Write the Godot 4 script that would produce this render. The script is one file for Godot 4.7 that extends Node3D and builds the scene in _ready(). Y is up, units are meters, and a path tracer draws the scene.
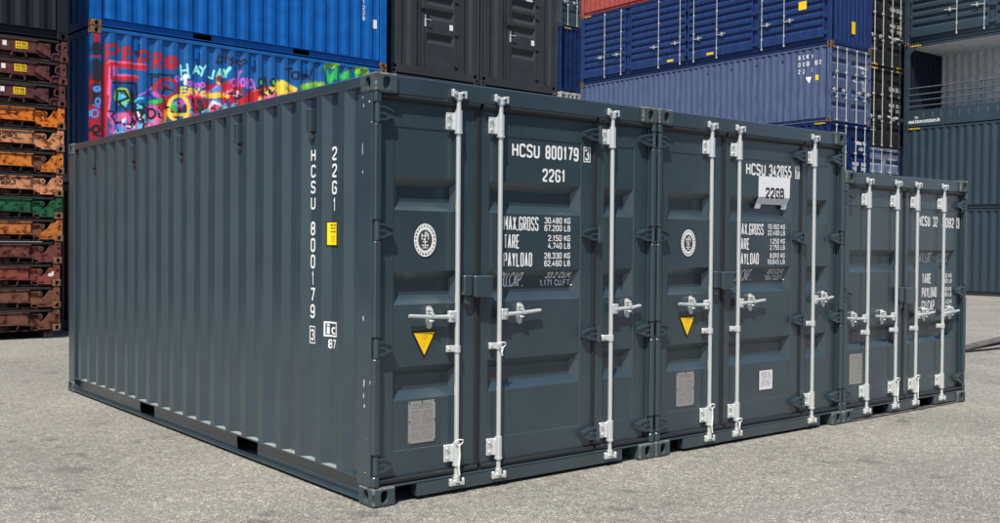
extends Node3D
# A container yard: three new anthracite boxes in front of older stacks.

const SKIN := -0.055          # z of the outer door skin behind the front plane of a container
var mats := {}
var tex := {}
var font_bold: SystemFont
var rng := RandomNumberGenerator.new()
var shared := {}
var used := {}


# ---------------------------------------------------------------- mesh builder
class Shape:
	var v := PackedVector3Array()
	var n := PackedVector3Array()

	func tri(a: Vector3, b: Vector3, c: Vector3, na: Vector3, nb: Vector3, nc: Vector3) -> void:
		v.append(a); v.append(c); v.append(b)
		n.append(na); n.append(nc); n.append(nb)

	func face(a: Vector3, b: Vector3, c: Vector3, out: Vector3) -> void:
		var nn := (b - a).cross(c - a)
		if nn.length_squared() < 1e-16:
			return
		nn = nn.normalized()
		if nn.dot(out) < 0.0:
			tri(a, c, b, -nn, -nn, -nn)
		else:
			tri(a, b, c, nn, nn, nn)

	func quad(a: Vector3, b: Vector3, c: Vector3, d: Vector3, out: Vector3) -> void:
		face(a, b, c, out)
		face(a, c, d, out)

	func box(lo: Vector3, hi: Vector3, ch := 0.0, skip := [], edges := 0) -> void:   # edges: 1 leaves the bevels out, 2 makes only them
		var mid := (lo + hi) * 0.5
		var h := (hi - lo) * 0.5
		ch = minf(ch, minf(h.x, minf(h.y, h.z)) * 0.9)
		for ax in (3 if edges < 2 else 0):
			for s in [-1.0, 1.0]:
				if skip.has([ax, s]):
					continue
				var p := []
				for k in [[-1, -1], [1, -1], [1, 1], [-1, 1]]:
					p.append(mid + pt(h, ch, ax, s, k[0], k[1]))
				var out := Vector3.ZERO
				out[ax] = s
				quad(p[0], p[1], p[2], p[3], out)
		if ch <= 0.0 or edges == 1:
			return
		for ax in 3:                       # edge strips that run along ax
			var b := (ax + 1) % 3
			var c := (ax + 2) % 3
			for sb in [-1.0, 1.0]:
				for sc in [-1.0, 1.0]:
					var q := []
					for sa in [-1.0, 1.0]:
						var e := Vector3.ZERO
						e[ax] = sa * (h[ax] - ch); e[b] = sb * h[b]; e[c] = sc * (h[c] - ch)
						var f := Vector3.ZERO
						f[ax] = sa * (h[ax] - ch); f[b] = sb * (h[b] - ch); f[c] = sc * h[c]
						q.append(mid + e); q.append(mid + f)
					var out := Vector3.ZERO
					out[b] = sb; out[c] = sc
					quad(q[0], q[1], q[3], q[2], out)
		for sx in [-1.0, 1.0]:
			for sy in [-1.0, 1.0]:
				for sz in [-1.0, 1.0]:
					var i := h - Vector3.ONE * ch
					face(mid + Vector3(sx * h.x, sy * i.y, sz * i.z), mid + Vector3(sx * i.x, sy * h.y, sz * i.z), mid + Vector3(sx * i.x, sy * i.y, sz * h.z), Vector3(sx, sy, sz))

	func pt(h: Vector3, ch: float, ax: int, s: float, k1: float, k2: float) -> Vector3:
		var p := Vector3.ZERO
		var b := (ax + 1) % 3
		var c := (ax + 2) % 3
		p[ax] = s * h[ax]; p[b] = k1 * (h[b] - ch); p[c] = k2 * (h[c] - ch)
		return p

	func tube(a: Vector3, b: Vector3, r: float, seg := 10, r2 := -1.0, caps := true) -> void:
		if r2 < 0.0:
			r2 = r
		var d := (b - a).normalized()
		var u := d.cross(Vector3.UP if absf(d.y) < 0.9 else Vector3.RIGHT).normalized()
		var w := d.cross(u)
		for i in seg:
			var t0 := TAU * i / seg
			var t1 := TAU * (i + 1) / seg
			var n0 := u * cos(t0) + w * sin(t0)
			var n1 := u * cos(t1) + w * sin(t1)
			var p0 := a + n0 * r
			var p1 := a + n1 * r
			var q0 := b + n0 * r2
			var q1 := b + n1 * r2
			tri(p0, p1, q1, n0, n1, n1)
			tri(p0, q1, q0, n0, n1, n0)
			if caps:
				face(b, q0, q1, d)
				face(a, p1, p0, -d)

	func path(pts: Array, r: float, seg := 8) -> void:
		for i in pts.size() - 1:
			tube(pts[i], pts[i + 1], r, seg)

	# polygon in the plane (o, ux, uy), extruded along dz
	func prism(poly: PackedVector2Array, o: Vector3, ux: Vector3, uy: Vector3, dz: Vector3) -> void:
		var idx := Geometry2D.triangulate_polygon(poly)
		var P := func(q: Vector2) -> Vector3: return o + ux * q.x + uy * q.y
		for i in range(0, idx.size(), 3):
			var a: Vector3 = P.call(poly[idx[i]])
			var b: Vector3 = P.call(poly[idx[i + 1]])
			var c: Vector3 = P.call(poly[idx[i + 2]])
			face(a, b, c, -dz)
			face(a + dz, b + dz, c + dz, dz)
		var ccw := not Geometry2D.is_polygon_clockwise(poly)
		for i in poly.size():
			var p := poly[i]
			var q := poly[(i + 1) % poly.size()]
			var e := (q - p)
			var o2 := Vector2(e.y, -e.x) * (1.0 if ccw else -1.0)
			quad(P.call(p), P.call(q), P.call(q) + dz, P.call(p) + dz, ux * o2.x + uy * o2.y)

	# a flat ring between a rectangle and an upright slot, the slot's wall going in by depth
	func slotted(c: Vector3, ux: Vector3, uy: Vector3, hw: float, hh: float, at: Vector2, sw: float, sh: float, nrm: Vector3, depth: float) -> void:
		var angs := []
		for k in 20:
			angs.append(TAU * k / 20.0)
		for k in [[-1, -1], [1, -1], [1, 1], [-1, 1]]:
			angs.append(fposmod(Vector2(k[0] * hw - at.x, k[1] * hh - at.y).angle(), TAU))
		angs.sort()
		var inner := []
		var outer := []
		for a in angs:
			var d := Vector2(cos(a), sin(a))
			var t := 1e9
			if absf(d.x) > 1e-6:
				t = minf(t, (hw * signf(d.x) - at.x) / d.x)
			if absf(d.y) > 1e-6:
				t = minf(t, (hh * signf(d.y) - at.y) / d.y)
			outer.append(at + d * t)
			# upright slot: straight sides sw, round ends of radius sw
			var s := 0.0
			var e := maxf(sh - sw, 0.0)
			var tx := sw / maxf(absf(d.x), 1e-6)
			if absf(d.y * tx) <= e:
				s = tx
			else:
				var cy := e * signf(d.y)
				var bb := d.y * cy
				s = bb + sqrt(maxf(bb * bb - cy * cy + sw * sw, 0.0))
			inner.append(at + d * s)
		for i in angs.size():
			var j := (i + 1) % angs.size()
			var P := func(q: Vector2) -> Vector3: return c + ux * q.x + uy * q.y
			quad(P.call(outer[i]), P.call(outer[j]), P.call(inner[j]), P.call(inner[i]), nrm)
			var m2: Vector2 = at - (inner[i] + inner[j]) * 0.5
			quad(P.call(inner[i]), P.call(inner[j]), P.call(inner[j]) - nrm * depth, P.call(inner[i]) - nrm * depth, ux * m2.x + uy * m2.y)

	# corrugated sheet: s runs along u from 0 to length, recess centres at phase + k * 0.278
	func corrugated(o: Vector3, u: Vector3, up: Vector3, nrm: Vector3, length: float, height: float, phase: float, depth := 0.036, pitch := 0.278, flat_out := 0.072, flat_in := 0.070) -> void:
		var sl := (pitch - flat_out - flat_in) * 0.5
		var stops := [0.0, length]
		var k := int(floor((0.0 - phase) / pitch)) - 1
		while phase + k * pitch < length + pitch:
			var m := phase + k * pitch
			for d in [-flat_in * 0.5 - sl, -flat_in * 0.5, flat_in * 0.5, flat_in * 0.5 + sl]:
				if m + d > 1e-4 and m + d < length - 1e-4:
					stops.append(m + d)
			k += 1
		stops.sort()
		for i in stops.size() - 1:
			var a: Vector3 = o + u * stops[i] - nrm * Shape.dip(stops[i], phase, depth, pitch, flat_in, sl)
			var b: Vector3 = o + u * stops[i + 1] - nrm * Shape.dip(stops[i + 1], phase, depth, pitch, flat_in, sl)
			quad(a, b, b + up * height, a + up * height, nrm)

	static func dip(s: float, phase: float, depth: float, pitch: float, flat_in: float, sl: float) -> float:
		var x := absf(fposmod(s - phase + pitch * 0.5, pitch) - pitch * 0.5)
		return depth * clampf(1.0 - (x - flat_in * 0.5) / sl, 0.0, 1.0)

	# uv plan: [u axis, u origin, u length, v axis, v origin, v length]
	func mesh(plan := []) -> ArrayMesh:
		var arr := []
		arr.resize(Mesh.ARRAY_MAX)
		arr[Mesh.ARRAY_VERTEX] = v
		arr[Mesh.ARRAY_NORMAL] = n
		if plan.size() == 6:
			var uv := PackedVector2Array()
			uv.resize(v.size())
			for i in v.size():
				uv[i] = Vector2((v[i].dot(plan[0]) - plan[1]) / plan[2], 1.0 - (v[i].dot(plan[3]) - plan[4]) / plan[5])
			arr[Mesh.ARRAY_TEX_UV] = uv
		var m := ArrayMesh.new()
		if v.size():
			m.add_surface_from_arrays(Mesh.PRIMITIVE_TRIANGLES, arr)
		return m


# ---------------------------------------------------------------- nodes
func numbered(called: String) -> String:
	var k: int = used.get(called, 0)
	used[called] = k + 1
	return called if k == 0 else "%s_%03d" % [called, k]

func thing(called: String, label: String, category: String, at: Vector3, turn := 0.0, group := "") -> Node3D:
	var o := Node3D.new()
	o.name = numbered(called)
	add_child(o)
	o.position = at
	o.rotation_degrees.y = turn
	o.set_meta("label", label)
	o.set_meta("category", category)
	if group:
		o.set_meta("group", group)
	return o

func put(parent: Node3D, called: String, m: Mesh, mat: Material, at := Vector3.ZERO) -> MeshInstance3D:
	var o := MeshInstance3D.new()
	o.name = called
	o.mesh = m
	o.material_override = mat
	o.position = at
	parent.add_child(o, true)
	return o

func part(parent: Node3D, called: String, s: Shape, mat: Material, plan := []) -> MeshInstance3D:
	return put(parent, called, s.mesh(plan), mat)

func setting(called: String, m: Mesh, mat: Material) -> MeshInstance3D:
	var o := put(self, called, m, mat)
	o.set_meta("kind", "structure")
	return o


# ---------------------------------------------------------------- materials
func noise_image(size: int, freq: float, octaves: int, sd: int, kind := FastNoiseLite.TYPE_SIMPLEX_SMOOTH) -> Image:
	var f := FastNoiseLite.new()
	f.seed = sd
	f.noise_type = kind
	f.frequency = freq
	f.fractal_octaves = octaves
	if octaves <= 1:
		f.fractal_type = FastNoiseLite.FRACTAL_NONE
	return f.get_seamless_image(size, size)

func blotch(size: int, freq: float, octaves: int, sd: int, dark: Color, light: Color, power := 1.0) -> ImageTexture:
	var src := noise_image(size, freq, octaves, sd)
	var im := Image.create(size, size, true, Image.FORMAT_RGB8)
	for y in size:
		for x in size:
			var t := pow(src.get_pixel(x, y).r, power)
			im.set_pixel(x, y, dark.lerp(light, t))
	im.generate_mipmaps()
	return ImageTexture.create_from_image(im)

func paint(key: String, srgb: Color, rough := 0.5, grime := "", scale: Variant = 0.35, metal := 0.0) -> StandardMaterial3D:
	var m := StandardMaterial3D.new()
	m.albedo_color = srgb
	m.roughness = rough
	m.metallic = metal
	m.metallic_specular = 0.35
	if grime:
		m.albedo_texture = tex[grime]
		m.uv1_triplanar = true
		m.uv1_world_triplanar = true
		m.uv1_scale = scale if scale is Vector3 else Vector3.ONE * float(scale)
	mats[key] = m
	return m

func printed(key: String, im: Image, rough := 0.5) -> StandardMaterial3D:
	var m := StandardMaterial3D.new()
	im.generate_mipmaps()
	m.albedo_texture = ImageTexture.create_from_image(im)
	m.roughness = rough
	mats[key] = m
	return m

func c8(r: int, g: int, b: int) -> Color:
	return Color8(r, g, b)

func make_materials() -> void:
	font_bold = SystemFont.new()
	font_bold.font_names = PackedStringArray(["Droid Sans"])
	font_bold.font_weight = 700
	tex.clean = blotch(512, 0.006, 5, 3, Color(0.86, 0.87, 0.87), Color(1, 1, 1))
	tex.worn = blotch(512, 0.012, 6, 9, Color(0.55, 0.52, 0.50), Color(1.0, 1.0, 1.0), 0.7)
	tex.rusty = rust_texture()
	tex.faded = blotch(512, 0.02, 5, 21, Color(0.80, 0.78, 0.80), Color(1.0, 1.0, 1.0), 0.8)
	tex.streak = blotch(512, 0.03, 5, 27, Color(0.68, 0.68, 0.74), Color(1.0, 1.0, 1.0), 0.8)
	tex.spangle = blotch(256, 0.09, 3, 33, Color(0.88, 0.89, 0.90), Color(1, 1, 1))
	paint("anthracite", c8(48, 65, 74), 0.42, "clean", 0.45)
	mats.anthracite.normal_enabled = true
	mats.anthracite.normal_texture = ripple_normal()
	mats.anthracite.normal_scale = 0.25
	mats.anthracite.metallic_specular = 0.6
	mats.anthracite.roughness = 0.34
	mats.anthracite.clearcoat_enabled = true
	mats.anthracite.clearcoat = 0.5
	mats.anthracite.clearcoat_roughness = 0.28
	paint("anthracite_casting", c8(70, 84, 90), 0.55, "clean", 1.7)
	paint("anthracite_old", c8(48, 64, 76), 0.35, "clean", 0.3)
	mats.anthracite_old.clearcoat_enabled = true
	mats.anthracite_old.clearcoat = 0.7
	mats.anthracite_old.clearcoat_roughness = 0.3
	paint("worn_edge", c8(104, 112, 113), 0.6, "rusty", 4.0)
	paint("charcoal", c8(53, 57, 61), 0.55, "clean", 0.5)
	paint("slate", c8(22, 29, 38), 0.6, "clean", 0.4)
	paint("black_paint", c8(42, 44, 46), 0.5, "worn", 0.5)
	paint("bright_blue", c8(0, 96, 178), 0.42, "faded", 0.3)
	paint("navy_side", c8(32, 58, 108), 0.5, "streak", Vector3(0.6, 0.08, 0.6))
	paint("faded_blue", c8(84, 100, 134), 0.65, "streak", Vector3(0.55, 0.06, 0.55))
	paint("mid_blue", c8(18, 46, 104), 0.5, "worn", 0.35)
	paint("brick_red", c8(166, 78, 70), 0.6, "faded", 0.3)
	paint("pale_blue", c8(130, 150, 190), 0.6, "worn", 0.3)
	paint("white_paint", c8(205, 208, 206), 0.55, "worn", 0.4)
	paint("sealant", c8(128, 138, 139), 0.5)
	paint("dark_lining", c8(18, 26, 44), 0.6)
	paint("rubber", c8(40, 43, 46), 0.38)
	paint("galvanised", c8(228, 232, 231), 0.34, "spangle", 5.0, 0.5)
	paint("galvanised_far", c8(170, 176, 176), 0.6)
	paint("lettering", c8(226, 228, 228), 0.6)
	paint("dark_print", c8(34, 30, 42), 0.6)
	paint("chip_white", c8(214, 216, 212), 0.7)
	paint("yellow_mark", c8(236, 196, 24), 0.55)
	paint("timber", c8(58, 50, 42), 0.85, "worn", 2.0)
	paint("underside", c8(40, 42, 43), 0.8)
	paint("inner_white", c8(196, 202, 204), 0.6, "faded", 0.3)
	paint("rail_grey", c8(76, 86, 93), 0.5)
	paint("rust_casting", c8(122, 94, 74), 0.8, "rusty", 1.5)
	paint("rust_dark", c8(74, 54, 46), 0.85, "rusty", 1.2)
	paint("rust_mid", c8(120, 82, 60), 0.85, "rusty", 0.9)
	paint("tie_white", c8(226, 228, 224), 0.6)
	paint("cable_black", c8(44, 42, 42), 0.7)
	paint("dull_steel", c8(112, 108, 106), 0.55, "worn", 1.0)
	asphalt_material()

# flaking paint: rust showing in patches
func rust_texture() -> ImageTexture:
	var a := noise_image(512, 0.011, 6, 41)
	var b := noise_image(512, 0.06, 4, 43)
	var im := Image.create(512, 512, true, Image.FORMAT_RGB8)
	for y in 512:
		for x in 512:
			var t: float = a.get_pixel(x, y).r * 0.75 + b.get_pixel(x, y).r * 0.25
			var c := Color(1, 1, 1).lerp(Color(0.84, 0.78, 0.74), clampf((t - 0.35) * 3.0, 0, 1))
			c = c.lerp(Color(0.40, 0.29, 0.23), clampf((t - 0.57) * 5.0, 0, 1))
			im.set_pixel(x, y, c)
	im.generate_mipmaps()
	return ImageTexture.create_from_image(im)

# the slight unevenness of thin painted sheet steel
func ripple_normal() -> ImageTexture:
	var im := noise_image(256, 0.012, 2, 77)
	im.convert(Image.FORMAT_RGBA8)
	im.bump_map_to_normal_map(1.2)
	return ImageTexture.create_from_image(im)

func asphalt_material() -> void:
	var size := 1024
	var cells := FastNoiseLite.new()
	cells.noise_type = FastNoiseLite.TYPE_CELLULAR
	cells.cellular_return_type = FastNoiseLite.RETURN_CELL_VALUE
	cells.frequency = 0.30
	cells.fractal_type = FastNoiseLite.FRACTAL_NONE
	cells.seed = 5
	var big := FastNoiseLite.new()
	big.noise_type = FastNoiseLite.TYPE_CELLULAR
	big.cellular_return_type = FastNoiseLite.RETURN_CELL_VALUE
	big.frequency = 0.16
	big.fractal_type = FastNoiseLite.FRACTAL_NONE
	big.seed = 6
	var a := cells.get_seamless_image(size, size)
	var b := big.get_seamless_image(size, size)
	var c := noise_image(size, 0.02, 4, 8)
	var im := Image.create(size, size, true, Image.FORMAT_RGB8)
	var ramp := Gradient.new()
	ramp.offsets = PackedFloat32Array([0.0, 0.2, 0.5, 0.72, 0.86, 1.0])
	ramp.colors = PackedColorArray([c8(94, 93, 90), c8(118, 117, 113), c8(134, 133, 127), c8(149, 148, 141), c8(182, 181, 174), c8(218, 217, 210)])
	for y in size:
		for x in size:
			var t: float = a.get_pixel(x, y).r
			var g: float = b.get_pixel(x, y).r
			var k := ramp.sample(clampf(t * 0.78 + g * 0.22, 0, 1))
			var s: float = 0.90 + 0.16 * c.get_pixel(x, y).r
			if g > 0.93:
				k = k.lerp(c8(166, 150, 138), 0.25)      # reddish stones in the aggregate
			im.set_pixel(x, y, Color(k.r * s, k.g * s, k.b * s))
	im.generate_mipmaps()
	var m := StandardMaterial3D.new()
	m.albedo_texture = ImageTexture.create_from_image(im)
	m.roughness = 0.9
	m.uv1_triplanar = true
	m.uv1_world_triplanar = true
	m.uv1_scale = Vector3.ONE * 0.38
	# worn and stained areas, metres across
	var st := noise_image(1024, 0.006, 6, 15)
	var sp := noise_image(1024, 0.03, 3, 19)
	var di := Image.create(1024, 1024, true, Image.FORMAT_RGB8)
	for y in 1024:
		for x in 1024:
			var t: float = st.get_pixel(x, y).r
			var u: float = sp.get_pixel(x, y).r
			var d := 0.86 + 0.14 * t
			if u > 0.72 and t < 0.5:
				d -= clampf((u - 0.72) * 1.2, 0.0, 0.13)
			di.set_pixel(x, y, Color(d, d * 0.995, d * 0.985))
	di.generate_mipmaps()
	m.detail_enabled = true
	m.detail_blend_mode = BaseMaterial3D.BLEND_MODE_MUL
	m.detail_albedo = ImageTexture.create_from_image(di)
	m.detail_uv_layer = BaseMaterial3D.DETAIL_UV_2
	m.uv2_triplanar = true
	m.uv2_world_triplanar = true
	m.uv2_scale = Vector3.ONE * 0.071
	mats.asphalt = m


# ---------------------------------------------------------------- lettering and prints
# narrow block capitals as sprayed through container stencils: strokes on a unit cell, first number 1 = round the corners
const STROKES := {
	"0": [[1,0.5,1,0,1,0,0,1,0,1,1,0.53,1]], "1": [[0,0.1,0.76,0.6,1,0.6,0]], "2": [[1,0,0.75,0,1,1,1,1,0.58,0,0.16,0,0,1,0]],
	"3": [[1,0,0.8,0,1,1,1,1,0.53,0.4,0.53],[1,0.62,0.52,1,0.52,1,0,0,0,0,0.2]], "4": [[0,0.6,1,0,0.28,1,0.28],[0,0.78,0.55,0.78,0]], "5": [[0,0.95,1,0.08,1,0.03,0.56],[1,0.03,0.56,1,0.58,1,0,0,0,0,0.18]],
	"6": [[1,1,0.82,1,1,0,1,0,0,1,0,1,0.57,0.6,0.57],[0,0.65,0.57,0.05,0.57]], "7": [[0,0,1,1,1,0.35,0]], "8": [[1,0.5,0.53,0.03,0.53,0.03,1,0.97,1,0.97,0.53,0.54,0.53],[1,0.5,0.5,0,0.5,0,0,1,0,1,0.5,0.53,0.5]],
	"9": [[1,0,0.18,0,0,1,0,1,1,0,1,0,0.43,0.4,0.43],[0,0.35,0.43,0.95,0.43]], "A": [[0,0,0,0.5,1,1,0],[0,0.2,0.28,0.8,0.28]], "B": [[0,0,0,0,1],[1,0,1,0.92,1,0.92,0.52,0.1,0.52],[1,0,0,1,0,1,0.52,0.1,0.52]],
	"C": [[1,1,0.78,1,1,0,1,0,0,1,0,1,0.22]], "D": [[0,0,0,0,1],[1,0,1,1,1,1,0,0,0]], "E": [[0,1,1,0,1,0,0,1,0],[0,0,0.52,0.85,0.52]],
	"F": [[0,1,1,0,1,0,0],[0,0,0.52,0.85,0.52]], "G": [[1,1,0.78,1,1,0,1,0,0,1,0,1,0.5,0.5,0.5]], "H": [[0,0,0,0,1],[0,1,0,1,1],[0,0,0.52,1,0.52]],
	"I": [[0,0.5,0,0.5,1]], "K": [[0,0,0,0,1],[0,1,1,0.06,0.42],[0,0.35,0.6,1,0]], "L": [[0,0,1,0,0,1,0]],
	"M": [[0,0,0,0,1,0.5,0.35,1,1,1,0]], "N": [[0,0,0,0,1,1,0,1,1]], "O": [[1,0.5,1,0,1,0,0,1,0,1,1,0.53,1]],
	"P": [[0,0,0,0,1],[1,0,1,1,1,1,0.45,0.1,0.45]], "R": [[0,0,0,0,1],[1,0,1,1,1,1,0.45,0.1,0.45],[0,0.5,0.45,1,0]], "S": [[1,1,0.8,1,1,0,1,0,0.55,1,0.45,1,0,0,0,0,0.2]],
	"T": [[0,0,1,1,1],[0,0.5,1,0.5,0]], "U": [[1,0,1,0,0,1,0,1,1]], "X": [[0,0,0,1,1],[0,0,1,1,0]],
	"Y": [[0,0,1,0.5,0.5,1,1],[0,0.5,0.5,0.5,0]], ".": [[0,0.5,0,0.5,0.01]], ",": [[0,0.6,0.02,0.2,-0.12]],
	" ": []}

func stroke_glyphs(s: String, width: float, height: float) -> Array:
	var cell := width / s.length()
	var t := minf(height * 0.165, cell * 0.30)
	var gap := minf(height * 0.095, cell * 0.17)
	var wide := {"1": 0.62, "I": 0.05, ".": 0.05, ",": 0.12, " ": 0.35, "M": 1.25}
	var sum := 0.0
	for ch in s:
		sum += wide.get(ch, 1.0)
	var u := maxf((width - s.length() * t - (s.length() - 1) * gap) / sum, height * 0.06)
	var x := t * 0.5
	var polys := []
	for ch in s:
		var w: float = wide.get(ch, 1.0) * u
		var layer := 0
		for st in STROKES[ch]:
			var pts := PackedVector2Array()
			for i in range(1, st.size(), 2):
				pts.append(Vector2(x + st[i] * w, t * 0.5 + st[i + 1] * (height - t)))
			if st[0] == 1:
				pts = soften(pts, minf(w * 0.45, height * 0.2))
			for p in Geometry2D.offset_polyline(pts, t * 0.5, Geometry2D.JOIN_ROUND if st[0] == 1 else Geometry2D.JOIN_MITER, Geometry2D.END_BUTT if ch != "." else Geometry2D.END_SQUARE):
				if not Geometry2D.is_polygon_clockwise(p):
					polys.append([p, layer])
			layer += 1
		x += w + t + gap
	return polys

func soften(p: PackedVector2Array, r: float) -> PackedVector2Array:
	var out := PackedVector2Array([p[0]])
	for i in range(1, p.size() - 1):
		var a := p[i] + (p[i - 1] - p[i]).limit_length(minf(r, p[i].distance_to(p[i - 1]) * 0.5))
		var b := p[i] + (p[i + 1] - p[i]).limit_length(minf(r, p[i].distance_to(p[i + 1]) * 0.5))
		for k in 4:
			var t := k / 3.0
			out.append(a.lerp(p[i], t).lerp(p[i].lerp(b, t), t))
	out.append(p[p.size() - 1])
	return out

# lays text on a surface: surf(x, y) gives the point of the surface, out its outward direction
func lettering(parent: Node3D, called: String, s: String, x0: float, y0: float, width: float, height: float, surf: Callable, out: Vector3, mat: Material, slant := 0.0) -> MeshInstance3D:
	var known := true
	for ch in s:
		known = known and STROKES.has(ch)
	if known and s.length() == 2 and not s.contains(" "):     # two figures: two pieces
		lettering(parent, called, s[0], x0, y0, width * 0.46, height, surf, out, mat, slant)
		return lettering(parent, called, s[1], x0 + width * 0.54, y0, width * 0.46, height, surf, out, mat, slant)
	if known:
		var block := Shape.new()
		for q in stroke_glyphs(s, width, height):
			var poly: PackedVector2Array = q[0]
			var ids := Geometry2D.triangulate_polygon(poly)
			var lift: float = 0.0003 * q[1]
			var f := func(x: float, y: float) -> Vector3: return surf.call(x0 + x + slant * y, y0 + y) + out * lift
			for i in range(0, ids.size(), 3):
				drape(block, poly[ids[i]], poly[ids[i + 1]], poly[ids[i + 2]], f, out, 0)
		return part(parent, called, block, mat)
	var key := "text_" + s
	if not shared.has(key):
		var tm := TextMesh.new()
		tm.text = s
		tm.font = font_bold
		tm.font_size = 48
		tm.pixel_size = 0.01
		tm.depth = 0.0
		tm.curve_step = 1.5
		shared[key] = tm.get_mesh_arrays()
	var arr: Array = shared[key]
	var vs: PackedVector3Array = arr[Mesh.ARRAY_VERTEX]
	var lo := Vector2(1e9, 1e9)
	var hi := Vector2(-1e9, -1e9)
	for p in vs:
		lo = lo.min(Vector2(p.x, p.y)); hi = hi.max(Vector2(p.x, p.y))
	var idx: PackedInt32Array = arr[Mesh.ARRAY_INDEX] if arr[Mesh.ARRAY_INDEX] != null else PackedInt32Array(range(vs.size()))
	var sc := Vector2(width / (hi.x - lo.x), height / (hi.y - lo.y))
	var shape := Shape.new()
	for i in range(0, idx.size(), 3):
		var q := []
		for k in 3:
			var p: Vector3 = vs[idx[i + k]]
			var u := (Vector2(p.x, p.y) - lo) * sc
			q.append(Vector2(x0 + u.x + slant * u.y, y0 + u.y))
		drape(shape, q[0], q[1], q[2], surf, out, 0)
	return part(parent, called, shape, mat)

func drape(shape: Shape, a: Vector2, b: Vector2, c: Vector2, surf: Callable, out: Vector3, depth: int) -> void:
	var e := [a.distance_to(b), b.distance_to(c), c.distance_to(a)]
	var m: float = e.max()
	if m > 0.016 and depth < 8:
		if e[0] == m:
			var h := (a + b) * 0.5
			drape(shape, a, h, c, surf, out, depth + 1); drape(shape, h, b, c, surf, out, depth + 1)
		elif e[1] == m:
			var h := (b + c) * 0.5
			drape(shape, a, b, h, surf, out, depth + 1); drape(shape, a, h, c, surf, out, depth + 1)
		else:
			var h := (c + a) * 0.5
			drape(shape, a, b, h, surf, out, depth + 1); drape(shape, h, b, c, surf, out, depth + 1)
		return
	shape.face(surf.call(a.x, a.y) + out * 0.0026, surf.call(b.x, b.y) + out * 0.0026, surf.call(c.x, c.y) + out * 0.0026, out)

# a rectangular outline of paint
func outline(parent: Node3D, called: String, x0: float, y0: float, x1: float, y1: float, t: float, surf: Callable, out: Vector3, mat: Material) -> void:
	var shape := Shape.new()
	for r in [[x0, y0, x1, y0 + t], [x0, y1 - t, x1, y1], [x0, y0 + t, x0 + t, y1 - t], [x1 - t, y0 + t, x1, y1 - t]]:
		patch(shape, r[0], r[1], r[2], r[3], surf, out)
	part(parent, called, shape, mat)

func patch(shape: Shape, x0: float, y0: float, x1: float, y1: float, surf: Callable, out: Vector3) -> void:
	drape(shape, Vector2(x0, y0), Vector2(x1, y0), Vector2(x1, y1), surf, out, 0)
	drape(shape, Vector2(x0, y0), Vector2(x1, y1), Vector2(x0, y1), surf, out, 0)

# rows of small dashes, as unreadable fine print shows
func fine_print(im: Image, x0: int, y0: int, x1: int, y1: int, rows: int, ink: Color, sd: int) -> void:
	rng.seed = sd
	var dy := float(y1 - y0) / rows
	for r in rows:
		var y := int(y0 + r * dy)
		var x := x0 + rng.randi_range(0, 4)
		while x < x1:
			var w := rng.randi_range(2, 7)
			im.fill_rect(Rect2i(x, y, mini(w, x1 - x), maxi(1, int(dy * 0.5))), ink)
			x += w + rng.randi_range(1, 4)

func seal_image() -> Image:
	var im := Image.create(96, 120, false, Image.FORMAT_RGB8)
	im.fill(c8(222, 224, 222))
	var ink := c8(62, 58, 62)
	for y in 120:
		for x in 96:
			var d := Vector2((x - 47.5) / 48.0, (y - 59.5) / 60.0)
			var r := d.length()
			var a := d.angle()
			if r > 0.80 and r < 0.90 and sin(a * 22.0) + 0.5 * sin(a * 41.0) > 0.1:
				im.set_pixel(x, y, ink)
			elif r < 0.62:
				im.set_pixel(x, y, ink)
	var lt := c8(222, 224, 222)
	for q in [[46, 30, 4, 58], [34, 42, 28, 4], [32, 36, 4, 22], [60, 36, 4, 22], [38, 64, 20, 4], [34, 76, 10, 5], [52, 76, 10, 5], [40, 54, 6, 6], [52, 30, 6, 10], [36, 86, 24, 3]]:
		im.fill_rect(Rect2i(q[0], q[1], q[2], q[3]), lt)
	return im

func plate_image() -> Image:
	var im := Image.create(96, 128, false, Image.FORMAT_RGB8)
	im.fill(c8(158, 157, 154))
	var ink := c8(112, 111, 110)
	fine_print(im, 12, 8, 84, 26, 3, ink, 1)
	fine_print(im, 10, 30, 40, 76, 8, ink, 2)
	fine_print(im, 50, 30, 88, 76, 7, ink, 3)
	fine_print(im, 10, 82, 86, 92, 2, ink, 4)
	fine_print(im, 8, 96, 44, 122, 5, ink, 5)
	fine_print(im, 52, 94, 88, 122, 6, ink, 6)
	for r in [[46, 30, 1, 48], [8, 78, 80, 1], [48, 94, 1, 30]]:
		im.fill_rect(Rect2i(r[0], r[1], r[2], r[3]), ink)
	return im

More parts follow.
